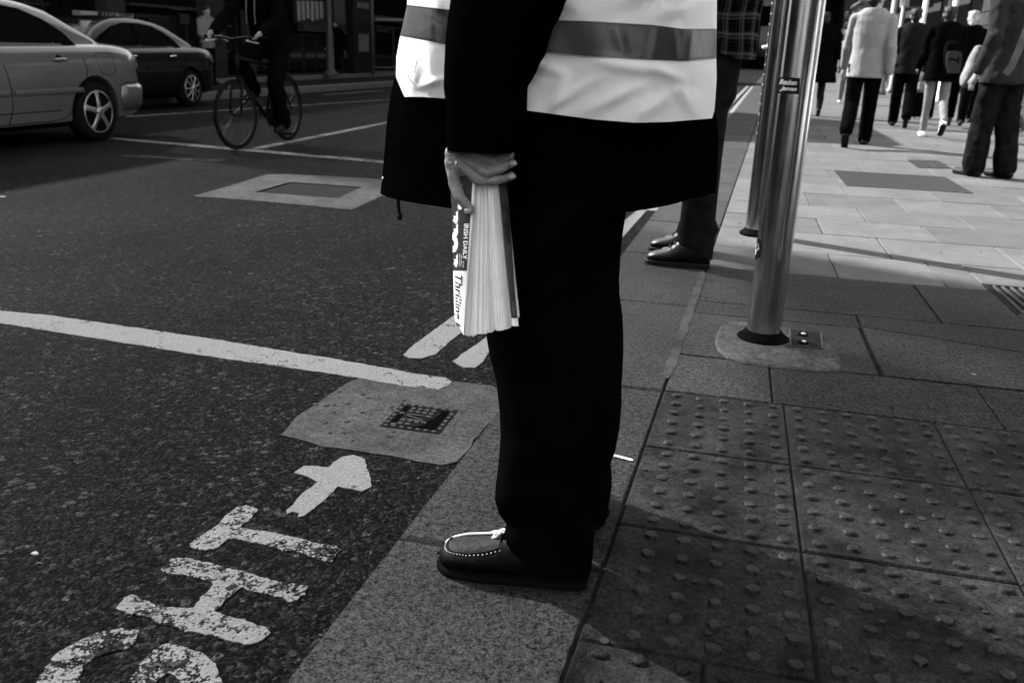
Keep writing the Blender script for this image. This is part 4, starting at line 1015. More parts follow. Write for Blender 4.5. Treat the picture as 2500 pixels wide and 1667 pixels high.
mb = MB(); [capsule(mb, P(2250+dx, 185+dy, 12.6), P(2252+dx, 205+dy, 12.6), .05, .07) for dx, dy in ((0, 0), (5, 6), (-4, 10))]; link('bag', blob(mb, .014, 2, .02, 20), M['white_cloth'], bgw, True)
# others, further or partly hidden
p6, J6 = person('woman in long black coat and patterned leggings just right of the steel poles', (1.10, 14.0, 0), (.05, 1), 1.68, dict(L=(8, 4), R=(-8, 20), aL=(0, 8, 10), aR=(5, 14, 60)), ('black_cloth', 'long', .075, -.36, .10), ('dark_cloth', .01, 0, 1), seed=6, topname='coat', long=.1)
p7, J7 = person('half-hidden walker in pale trousers left of the man in the white sweater', (2.2, 19.4, 0), (0, 1), 1.68, 'walk', ('mid_cloth', 'long', .02, -.1, 0), ('light_cloth', .01, 0, 1), shoe='shoe_white', seed=7)
p8, J8 = person('distant walker in black with bright white shoes beyond the suitcase', (4.2, 22.5, 0), (.1, 1), 1.7, 'walk2', ('black_cloth', 'long', .02, -.1, 0), ('black_cloth', .012, 0, 1), shoe='shoe_white', seed=8)
p9, J9 = person('distant walker with pale cap to the right of the dark-shirted man', (4.35, 18.6, 0), (.1, -1), 1.45, 'walk', ('dark_cloth', 'long', .02, -.1, 0), ('dark_cloth', .012, 0, 1), hair='hair_light', seed=9, face=False)
p10, J10 = person('walker in black striding between the backpack woman and the man in baggy jeans', (3.72, 13.9, 0), (.1, 1), 1.74, 'walk', ('black_cloth', 'long', .025, -.1, 0), ('black_cloth', .012, 0, 1), seed=10)
# a few crowd figures further up the street
crowd = [((3.2, 24.5, 0), 'dark', 'distant pedestrian in black beyond the grey posts'), ((1.9, 28, 0), 'grey', 'distant pedestrian in grey beyond the white-sweater walker'), ((5.3, 21.5, 0), 'dark', 'distant pedestrian by the right-hand building behind the pale-haired person'), ((5.0, 27, 0), 'mid', 'distant pedestrian in lighter top near the white posts')]
for i, (b_, c_, l_) in enumerate(crowd):
    person(l_, b_, (.1*(-1)**i, (-1)**i), 1.66+.04*i, ['walk', 'walk2'][i % 2], (c_+'_cloth', 'long', .02, -.1, 0), ('black_cloth', .012, 0, 1), seed=20+i, vox=.02)
# near pedestrian cut by the right edge
p11, J11 = person('pedestrian cut off by the right edge with black trousers and pale patterned shoe', (1.02, .93, 0), (-.25, 1), 1.7, dict(L=(4, 4), R=(-6, 6), aL=(5, 4, 60), aR=(5, 4, 50)), ('black_cloth', 'long', .01, -.05, 0), ('black_cloth', .012, .01, .9), shoe='light_cloth', seed=11)
for o in [p11]: o.location.x += .125
pw = thing('white_bag', 'white plastic bag hanging at the far right edge by the baggy jeans', 'bag', tuple(P(2496, 290, 6.3)))
mb = MB(); capsule(mb, P(2495, 288, 6.2), P(2506, 300, 6.2), .035, .06); capsule(mb, P(2494, 318, 6.2), P(2497, 316, 6.2), .012, .02); capsule(mb, P(2494, 296, 6.2), P(2496, 318, 6.2), .008, .008)
capsule(mb, P(2489, 280, 6.2), P(2500, 250, 6.2), .007, .006); capsule(mb, P(2497, 278, 6.2), P(2504, 258, 6.2), .006, .006); link('bag', blob(mb, .005, 2, .004, 30), M['white_cloth'], pw, True)
# opposite footway
pa, Ja = person('person in dark coat walking by the shop doors across the road', tuple(PX(824, 183, -12.6).to_2d())+(.0,), (0, -1), 1.66, 'walk', ('black_cloth', 'long', .04, -.3, .04), ('black_cloth', .014, 0, 1), group='people across the road', seed=12, vox=.018)
g = PX(512, 186, -11.5)
pb_, Jb = person('person in pale patterned top standing behind the dark taxi', (g.x, g.y, .0), (.9, -.4), 1.62, dict(L=(2, 3), R=(-2, 3), aL=(10, 8, 60), aR=(10, 8, 60)), ('light_cloth', 'long', .02, -.1, 0), ('black_cloth', .014, 0, 1), group='people across the road', seed=13, vox=.016, skin='skin')

# ================================================================== SECOND MAN (plaid shirt)
def plaid():
    m = cloth('plaid_cloth', .01); b = m.node_tree.nodes["Principled BSDF"]
    tc = N(m, "ShaderNodeTexCoord"); sp = N(m, "ShaderNodeSeparateXYZ"); wn = N(m, "ShaderNodeTexNoise", Scale=5.0)
    L(m, tc.outputs["Object"], wn.inputs["Vector"])
    mx = N(m, "ShaderNodeMixRGB"); mx.inputs[0].default_value = .03; L(m, tc.outputs["Object"], mx.inputs[1]); L(m, wn.outputs["Color"], mx.inputs[2]); L(m, mx.outputs[0], sp.inputs[0])
    def band(src, per, w, off=0.0):
        x = mathn(m, 'FRACT', mathn(m, 'ADD', mathn(m, 'MULTIPLY', src, 1/per), off)); d = mathn(m, 'ABSOLUTE', mathn(m, 'SUBTRACT', x, .5)); return maprange(m, d, w, w+.03, 1, 0)
    acc = None
    for s in (mathn(m, 'ADD', sp.outputs[0], mathn(m, 'MULTIPLY', sp.outputs[1], .6)), sp.outputs[2]):
        for per, w, off, k in ((.075, .035, 0, .055), (.075, .03, .2, .03), (.075, .16, .05, .012), (.0375, .02, .3, .018)):
            q = mathn(m, 'MULTIPLY', band(s, per, w, off), k); acc = q if acc is None else mathn(m, 'ADD', acc, q)
    acc = mathn(m, 'ADD', mathn(m, 'MULTIPLY', acc, .5), .002); L(m, acc, b.inputs["Base Color"]); return m
M['plaid'] = plaid()
def shell(rows, Yc, hd, ncol=28, ex=2.6, wr=0.0, ws=9.0, seed=0, both=True, sub=3, folds=()):
    """cloth tube through traced outline rows; real half depth hd (number or per row)"""
    R_ = []
    for i in range(len(rows)-1):
        for k in range(sub): R_.append((i+k/sub))
    R_.append(len(rows)-1.0)
    sm = [smoothpoly(r, ncol+1) for r in rows]
    rings = []
    for t in R_:
        i = min(int(t), len(rows)-2); q = t-i
        h = (hd[i]*(1-q)+hd[i+1]*q) if isinstance(hd, (list, tuple)) else hd
        fr = []; bk = []
        for j in range(ncol+1):
            # denser near the edges
            s = -math.cos(math.pi*j/ncol); u = (s+1)/2*ncol; a = int(min(u, ncol-1)); w = u-a
            def at(r): return (r[a][0]*(1-w)+r[a+1][0]*w, r[a][1]*(1-w)+r[a+1][1]*w)
            x0, y0 = at(sm[i]); x1, y1 = at(sm[i+1]); px, py = x0*(1-q)+x1*q, y0*(1-q)+y1*q
            d = h*(max(0, 1-abs(s)**ex))**(1/ex)
            nz = 0
            if wr: 
                p3 = P(px, py, Yc); nz = wr*(noise.noise(Vector((p3.x*ws+seed, p3.z*ws*.6, seed)))+.5*noise.noise(Vector((p3.x*ws*2.2+p3.z*6, seed, p3.z*ws*1.2))))*min(1, (1-abs(s))*6)
            for (ax, ay, bx_, by, fw, fa) in folds:
                vx, vy = bx_-ax, by-ay; tt = max(0, min(1, ((px-ax)*vx+(py-ay)*vy)/(vx*vx+vy*vy))); dd = math.hypot(px-ax-vx*tt, py-ay-vy*tt)
                side = ((px-ax)*vy-(py-ay)*vx)/math.hypot(vx, vy)
                nz += fa*math.exp(-(dd/fw)**2)*(1+.8*side/fw)*min(1, (1-abs(s))*9)*math.sin(math.pi*min(1, max(0, .12+.76*tt)))
            fr.append(P(px, py, Yc-d-nz)); m_ = P(px, py, Yc); bk.append(Vector((m_.x, Yc+d, m_.z)))
        rings.append((fr, bk))
    mb = MB()
    if both: mb.loft([fr+bk[::-1][1:-1] for fr, bk in rings], closed=True, cap=False)
    else: mb.loft([fr for fr, bk in rings], closed=False, cap=False)
    return mb, rings
def closecap(mb, rings):
    return mb
man2 = thing('person', 'man in plaid shirt, dark jeans and leather boots behind the vest wearer', 'person', (-.4, 1.75, 0), 'men waiting at the kerb')
J2b = joints(Vector((P(1725, 200, 1.8).x, 1.80, 0)), (-1, 0), 1.72, dict(L=(2, 2), R=(-2, 2), aL=(-6, 6, 8), aR=(-4, 6, 8)), 2)
for s_, yy in (('L', 1.67), ('R', 1.96)):
    cx = P(1708, 400, yy).x; J2b['knee'+s_] = Vector((cx, yy, .47)); J2b['ank'+s_] = Vector((cx-.01, yy, .12)); J2b['toe'+s_] = Vector((cx-.12, yy, .05)); J2b['heel'+s_] = Vector((cx-.0, yy, .06)); J2b['hip'+s_] = Vector((P(1730, 150, yy).x, yy+(.04 if s_ == 'L' else -.08), .86))
link('body', blob(body_mb(J2b, 1.72), .012, 4), M['skin_dim'], man2, True)
link('hair', blob(hair_mb(J2b, 1.72), .012, 3), M['hair'], man2, True)
def two(py, a, b): return [(a, py), (b, py)]
mb, _ = shell([two(-60, 1690, 1822), two(60, 1690, 1815), two(150, 1690, 1811), two(200, 1688, 1802), two(240, 1684, 1797), two(268, 1682, 1778), two(300, 1680, 1774), two(385, 1676, 1763), two(440, 1674, 1757), two(494, 1665, 1751), two(537, 1660, 1747), [(1652, 560), (1755, 560)], [(1654, 578), (1746, 580)], [(1652, 588), (1742, 610)], [(1655, 596), (1739, 636)]], 1.66, [.10]*10+[.09]*5, wr=.008, ws=14, seed=3); mb.build('trouser_leg', M['denim'].copy(), man2, smooth=True)
bpy.data.objects['trouser_leg'].data.materials[0] = cloth('dark_denim', .009, .4, 16)
mb, _ = shell([two(100, 1690, 1790), two(300, 1670, 1740), two(450, 1668, 1735), two(530, 1662, 1735), two(560, 1652, 1735), [(1640, 578), (1735, 590)], [(1650, 590), (1730, 606)]], 1.98, .08, wr=.006, ws=14, seed=5); mb.build('trouser_leg', bpy.data.materials['dark_denim'], man2, smooth=True)
mb, _ = shell([[(1700, -330), (1850, -330)], [(1690, -260), (1890, -260)], two(-140, 1680, 1884), two(-20, 1680, 1872), two(40, 1680, 1857), two(90, 1680, 1852), [(1690, 118), (1751, 124), (1768, 134), (1791, 140), (1814, 149), (1845, 146)]], 1.74, [.05, .18, .21, .21, .20, .20, .20], wr=.012, ws=8, seed=2); mb.build('plaid_shirt', M['plaid'], man2, smooth=True)
M['leather'] = mat('boot_leather', .008, .38, .5, 35, .3, 120, spec=.3); M['sole'] = mat('boot_sole', .006, .6)
def boot(tx, ty, hx, hy, Y, top, w=.048):
    A, B = P(tx, ty, Y), P(hx, hy, Y); A.z = B.z = 0.0; d = (B-A); l = d.length; d.normalize(); s = Vector((-d.y, d.x, 0))
    mb = MB(); rings = []
    for t, ww, zt in ((0.0, .3, .035), (.05, .72, .052), (.15, .95, .062), (.30, 1.0, .075), (.42, .92, .098), (.52, .84, .13), (.62, .8, .15), (.8, .78, .15), (.94, .72, .14), (1.0, .5, .11)):
        c = A+d*l*t; zb = .018; rings.append([c+s*(w*ww*math.copysign(abs(math.cos(a))**.8, math.cos(a)))+Vector((0, 0, zb+(zt-zb)*(.5+.5*math.sin(a)))) for a in [2*math.pi*i/16 for i in range(16)]])
    mb.loft(rings); o = fixn(mb.build('boot', M['leather'], man2, smooth=True)); child(o)
    mb = MB(); pl = []
    for t, ww in ((-.02, .25), (.03, .75), (.15, 1.02), (.32, 1.06), (.5, .92), (.7, .85), (.9, .85), (1.0, .6)): pl.append((t, ww))
    poly = [tuple((A+d*l*t+s*w*q)[:2]) for t, q in pl]+[tuple((A+d*l*t-s*w*q)[:2]) for t, q in pl[::-1]]
    mb.prism(poly, .001, .022, .003); fixn(mb.build('sole', M['sole'], o))
    for k in range(3):
        c = A+d*l*(.36+.07*k)+Vector((0, 0, .088+.016*k)); MB().tube([c-s*w*.55, c+Vector((0, 0, .008)), c+s*w*.55], .003, 6).build('lace', M['sole'], o)
boot(1577, 640, 1733, 648, 1.64, 0); boot(1586, 606, 1735, 616, 1.93, 0)

# ================================================================== MAIN MAN
man = thing('person', 'man in white reflective vest over long black coat holding folded newspapers', 'person', (-.5, -.93, 0), 'men waiting at the kerb')
YC = -.93
JM = joints(Vector((-.46, YC, 0)), (-1, 0), 1.80, dict(L=(1, 2), R=(0, 2), aL=(-4, 6, 4), aR=(-4, 6, 6)), 1)
# his left arm is the near one: take it to the traced wrist
YH = -1.165
WR = P(1158, 352, YH)
for s, yy, hx in (('L', -1.04, 0.0), ('R', -.80, .03)):
    pxl = 1360 if s == 'L' else 1415
    JM['hip'+s] = Vector((P(pxl, 500, yy).x, YC+(-.08 if s == 'L' else .08), .80)); JM['knee'+s] = Vector((P(pxl, 800, yy).x, yy+.02, .50)); JM['ank'+s] = Vector((P(pxl-20, 1240, yy).x, yy, .12)); hx = JM['ank'+s].x+.455
    JM['toe'+s] = Vector(((-.54 if s == 'L' else -.51)+hx, yy+(0 if s == 'L' else .06), .036)); JM['heel'+s] = Vector((-.46+hx, yy, .05))
for s in 'L':
    JM['sh'+s] = Vector((-.45, YC-.20, 1.46)); JM['wr'+s] = WR; JM['el'+s] = Vector((-.44, YH+.005, 1.13)); JM['wr'+s] = WR+Vector((0, 0, .06)); JM['ha'+s] = WR+Vector((0, 0, .05)); JM['fi'+s] = WR+Vector((0, 0, .04)); JM['handless'] = True
def bodym():
    mb = MB(); k = 1.0
    full = body_mb(JM, 1.75); return full
bm_body = blob(bodym(), .009, 4)
# the hand that grips the papers, joined to the same body mesh
hd_ = MB(); q = lambda x, y, dy=0.0: P(1050+x*.3188, 340+y*.3188, YH+dy)
r_ = lambda px: px*.3188/2/ (FPX/((Vector(P(1158, 400, YH))-CAM).dot(Fv)))
def seg(a, b, wa, wb, **kw): capsule(hd_, q(*a), q(*b), r_(wa)*1.17, r_(wb)*1.17, n=14, **kw)
seg((235, -60, .012), (240, 60, .006), 150, 165, sy=.62, axis=Vector((1, 0, 0)))          # wrist, up the sleeve
seg((205, 95, .004), (235, 205, -.004), 150, 120, sy=.55, axis=Vector((1, 0, 0)))          # back of the hand
seg((165, 110, .006), (190, 205, .0), 95, 90); seg((300, 90, .0), (330, 170, -.004), 120, 80, sy=.7)
# index (lowest)
seg((235, 190, -.008), (372, 318, -.016), 78, 70); seg((372, 318, -.016), (520, 312, -.010), 66, 64); seg((520, 312, -.010), (622, 285, .004), 62, 60)
# middle
seg((270, 150, -.008), (435, 258, -.018), 78, 68); seg((435, 258, -.018), (560, 225, -.012), 64, 58); seg((560, 225, -.012), (636, 183, .004), 56, 46)
# ring
seg((330, 110, -.006), (500, 180, -.014), 84, 72); seg((500, 172, -.014), (575, 148, -.006), 74, 62); seg((575, 148, -.006), (618, 122, .004), 66, 56)
# little finger, mostly under the cuff
seg((430, 70, .0), (545, 108, -.002), 60, 44); seg((545, 108, -.002), (590, 104, .006), 40, 34)
# thumb
seg((158, 170, .004), (188, 330, -.004), 86, 84); seg((188, 330, -.004), (232, 450, -.014), 88, 82); seg((232, 450, -.014), (308, 540, -.016), 80, 62)
seg((168, 200, .01), (250, 230, .006), 90, 90)
hand = blob(hd_, .0016, 5, .0006, 120)
jm = join_mesh([bm_body, hand], 'body')
def mk_skin():
    m = mat('hand_skin', .17, .5, .22, 55, .0, 200, spec=.35); b = m.node_tree.nodes["Principled BSDF"]
    tc = N(m, "ShaderNodeTexCoord"); w = N(m, "ShaderNodeTexNoise", Scale=150.0, Detail=6.0); mp = N(m, "ShaderNodeMapping"); mp.inputs["Scale"].default_value = (1, 1, 3.2); mp.inputs["Rotation"].default_value = (0, .7, 0)
    L(m, tc.outputs["Object"], mp.inputs["Vector"]); L(m, mp.outputs[0], w.inputs["Vector"])
    bp = N(m, "ShaderNodeBump", Strength=.7, Distance=.0022); L(m, w.outputs[0], bp.inputs["Height"]); L(m, bp.outputs[0], b.inputs["Normal"])
    b.inputs["Subsurface Weight"].default_value = 0.05
    return m
body = link('body', jm, mk_skin(), man, True); child(body)
nail = mat('nail', .26, .3, spec=.5)
for c, d in (((628, 292, -.026), 15), ((636, 192, -.020), 13), ((292, 553, -.040), 18)):
    mb = MB(); p = q(c[0], c[1], c[2]+.010); capsule(mb, p-Vector((.0022, 0, 0)), p+Vector((.0022, 0, .001)), .0042, .0036, sy=.5, n=10, axis=Vector((0, 0, 1))); mb.build('fingernail', nail, body, smooth=True)
link('hair', blob(hair_mb(JM, 1.75), .012, 3), M['hair'], man, True)
M['coat'] = mat('coat_black', .0011, .95, .3, 20, .3, 60, spec=.0); M['trouser_black'] = mat('trouser_black', .0020, 1.0, .3, 20, .3, 60, spec=.02)
# far trouser leg, near trouser leg
mb, _ = shell([two(480, 1300, 1530), two(600, 1320, 1512), two(700, 1330, 1505), two(870, 1330, 1510), two(935, 1330, 1512), two(1010, 1330, 1512), two(1063, 1330, 1508), two(1110, 1325, 1499), two(1150, 1320, 1483), [(1315, 1178), (1489, 1190)], [(1312, 1205), (1488, 1215)], [(1310, 1240), (1482, 1250)], [(1310, 1262), (1477, 1280)]], -.80, [.15, .15, .15, .15, .15, .15, .14, .14, .135, .13, .13, .125, .12], wr=.006, seed=4); mb.build('trouser_leg', M['trouser_black'], man, smooth=True)
mb, _ = shell([two(480, 1200, 1532), two(600, 1192, 1513), two(655, 1188, 1500), two(720, 1187, 1508), two(785, 1187, 1517), two(825, 1188, 1519), two(870, 1196, 1519), two(935, 1212, 1516), two(1010, 1220, 1508), two(1063, 1222, 1500), two(1110, 1219, 1488), two(1150, 1215, 1470), [(1211, 1175), (1456, 1190)], [(1208, 1218), (1447, 1235)], [(1217, 1252), (1444, 1270)], [(1237, 1280), (1446, 1290)], [(1222, 1304), (1240, 1318), (1449, 1309)],
    [(1226, 1316), (1243, 1338), (1280, 1360), (1447, 1335)], [(1229, 1323), (1243, 1345), (1262, 1359), (1280, 1371), (1300, 1383), (1350, 1398), (1441, 1402)]], -1.02, [.13, .12, .11, .11, .11, .11, .11, .105, .10, .10, .10, .095, .09, .09, .085, .08, .078, .078, .078], wr=.004, seed=9); mb.build('trouser_leg', M['trouser_black'], man, smooth=True)
# coat
coat_rows = [[(1035, -560), (1665, -560)], [(1005, -420), (1720, -420)], [(1010, -200), (1725, -200)], [(1004, 0), (1730, 0)], [(984, 120), (1732, 120)], [(963, 190), (1734, 190)], [(952, 240), (1738, 250)], [(945, 290), (1753, 310)], [(940, 350), (1754, 360)], [(933, 435), (1752, 420)], [(928, 473), (933, 478), (973, 489), (1024, 498), (1102, 509), (1250, 531), (1400, 531), (1534, 518), (1600, 508), (1640, 500), (1680, 488), (1747, 470)]]
mb, rr = shell(coat_rows, YC, [.14, .17, .185, .195, .20, .20, .20, .205, .21, .21, .215], 40, wr=.003, ws=7, seed=2, sub=4); mb.build('coat', M['coat'], man, smooth=True)
c = P(940, 437, YC-.03); mb = MB(); capsule(mb, c+Vector((0, -.004, 0)), c+Vector((.001, -.007, 0)), .0052, .005, n=16, axis=Vector((0, 0, 1))); mb.build('snap_button', mat('snap_metal', .12, .35, metal=.6), man, smooth=True)
cdm = mat('cord_black', .004, .6)
co = MB().tube([P(972, 480, YC-.05), P(973, 505, YC-.05), P(975, 522, YC-.05), P(976, 528, YC-.05)], .0033, 8).build('drawcord', cdm, man, smooth=True); child(co)
mb = MB(); capsule(mb, P(976, 527, YC-.05), P(976, 531, YC-.05), .0052, .0052, n=12); mb.build('cord_end', cdm, co, smooth=True)
# shoulders, far sleeve and vest yoke, above the picture
up_ = MB(); garm = garment_top(JM, 1.75, .028, 'none', .14); up_.add(garm.v, garm.f)
capsule(up_, JM['elR'], JM['wrR'], .066, .052)
link('coat_shoulders', blob(up_, .014, 5, .006, 9, 4), M['coat'], man, True)
yk = MB(); u_ = Vector((0, 0, 1)); rg = []
for z, w_, d_ in ((1.20, .215, .215), (1.30, .225, .20), (1.40, .230, .175), (1.47, .215, .150), (1.53, .165, .125), (1.57, .10, .10)):
    rg.append([Vector((JM['neck'].x+.0*z, YC, z))+Vector((0, 1, 0))*(w_*math.cos(a))+Vector((1, 0, 0))*(d_*math.sin(a)) for a in [2*math.pi*i/28 for i in range(28)]])
yk.loft(rg); yoke_mesh = blob(yk, .012, 4, .006, 8, 2)
# sleeve of the near arm
arm_rows = [[(1085, -560), (1350, -560)], [(1095, -300), (1400, -300)], [(1098, -60), (1392, -60)], [(1100, 0), (1382, 0)], [(1094, 40), (1362, 45)], [(1090, 70), (1345, 75)], [(1087, 108), (1331, 127)], [(1084, 170), (1304, 180)], [(1083, 215), (1284, 215)], [(1087, 245), (1283, 250)], [(1091, 280), (1283, 280)], [(1090, 320), (1278, 320)], [(1092, 350), (1262, 352)], [(1091, 368), (1120, 372), (1180, 376), (1250, 374)]]
mb, rr = shell(arm_rows, YH, [.10, .09, .085, .08, .078, .075, .07, .065, .062, .058, .055, .052, .048, .046], 28, wr=.003, ws=12, seed=6); mb.build('sleeve', M['coat'], man, smooth=True)
# vest: fabric, reflective bands, edging
def vest():
    m = cloth('vest_fabric', .95, .05, 14, .35); b = m.node_tree.nodes["Principled BSDF"]
    b.inputs["Roughness"].default_value = .75
    tc = N(m, "ShaderNodeTexCoord"); w1 = N(m, "ShaderNodeTexWave", Scale=420.0); w1.bands_direction = 'Z'; L(m, tc.outputs["Object"], w1.inputs["Vector"])
    w2 = N(m, "ShaderNodeTexWave", Scale=420.0); w2.bands_direction = 'X'; L(m, tc.outputs["Object"], w2.inputs["Vector"])
    s1 = mathn(m, 'MULTIPLY', w1.outputs["Fac"], w2.outputs["Fac"])
    nn = N(m, "ShaderNodeTexNoise", Scale=13.0, Detail=9.0); L(m, tc.outputs["Object"], nn.inputs["Vector"])
    h = mathn(m, 'ADD', mathn(m, 'MULTIPLY', s1, .06), nn.outputs[0])
    bp = N(m, "ShaderNodeBump", Strength=.7, Distance=.018); L(m, h, bp.inputs["Height"]); L(m, bp.outputs[0], b.inputs["Normal"])
    return m
M['vest'] = vest(); link('vest_yoke', yoke_mesh, M['vest'], man, True); M['band'] = mat('reflective_band', .045, .38, .12, 18, .35, 34, metal=.25, spec=.5)
bt = [(994, 12), (1099, 25), (1356, 50), (1450, 53), (1600, 62), (1665, 71), (1749, 71)]
bb_ = [(977, 89), (1087, 108), (1331, 127), (1450, 138), (1600, 147), (1667, 150), (1748, 144)]
hem = [(972, 237), (1031, 237), (1087, 241), (1285, 270), (1450, 292), (1550, 300), (1634, 298), (1742, 289)]
up1 = [(1000, -120), (1100, -110), (1450, -88), (1750, -75)]; up2 = [(1010, -290), (1740, -290)]; up3 = [(1060, -480), (1640, -480)]; up4 = [(1140, -600), (1560, -600)]
m1 = [(968, 140), (1087, 155), (1331, 175), (1450, 185), (1600, 195), (1749, 190)]; m2 = [(966, 190), (1087, 200), (1290, 222), (1450, 240), (1600, 250), (1746, 240)]
VH = .225
FOLDS = [(1290, 150, 1370, 185, 16, .007), (1370, 175, 1345, 290, 15, .006), (1300, 290, 1470, 190, 13, .008), (1420, 285, 1560, 215, 16, .007), (1460, 160, 1590, 178, 18, .007), (1590, 170, 1660, 196, 14, .006), (1560, 290, 1640, 235, 18, .006), (1650, 210, 1700, 285, 20, .006),
  (1330, -10, 1420, 30, 18, .006), (1480, 20, 1600, -20, 20, .006), (1600, 45, 1700, 20, 16, .006), (1630, 20, 1690, -30, 15, .005), (1010, 150, 1000, 225, 12, .007), (1040, 130, 1060, 235, 14, .008), (985, 150, 982, 230, 8, .006), (1025, 215, 1085, 195, 10, .007), (1060, 0, 1070, 30, 10, .005), (1640, 70, 1650, 148, 7, .003), (1690, 72, 1680, 148, 6, .003), (1715, 75, 1722, 145, 6, .003), (1605, 70, 1590, 145, 8, .003), (1500, 60, 1520, 140, 12, .003), (1048, 30, 1050, 100, 5, .003)]
def vpart(name, rows, m, off, wr, seed=1, hd=None):
    mb, _ = shell(rows, YC, [(h if hd else VH)+off for h in (hd or [0]*len(rows))], 110, 3.0, wr, 6.0, seed, sub=12, folds=FOLDS); return mb.build(name, m, man, smooth=True)
vpart('vest', [up4, up3, up2, up1, bt], M['vest'], 0, .010, hd=[.16, .20, .22, .225, .225])
vpart('reflective_band', [bt, bb_], M['band'], .0035, .010)
vpart('vest_skirt', [bb_, m1, m2, hem], M['vest'], 0, .017)
# stitched crease on the front panel
for pts in ([(1019, 148), (1014, 165), (1012, 178)], [(994, 180), (1003, 198), (1016, 212)]):
    MB().tube([P(x, y, YC-VH*.80-.008) for x, y in pts], .0006, 5).build('crease', M['mid_cloth'], man)
# stitching lines on band edges
st = MB()
for cv, dy in ((bt, 3), (bb_, -5)):
    for i in range(150):
        x = 985+760*i/150; s = (x-1360)/388
        if abs(s) > .985: continue
        d = (VH+.0045)*(1-abs(s)**3)**(1/3); p = P(x, interp(cv, x)+dy, YC-d); p2_ = P(x+3.2, interp(cv, x+3.2)+dy, YC-d); st.tube([p+Vector((0, -.001, 0)), p2_+Vector((0, -.001, 0))], .0006, 4)
to_stuff(st.build('stitching', M['frame_dark'], man))
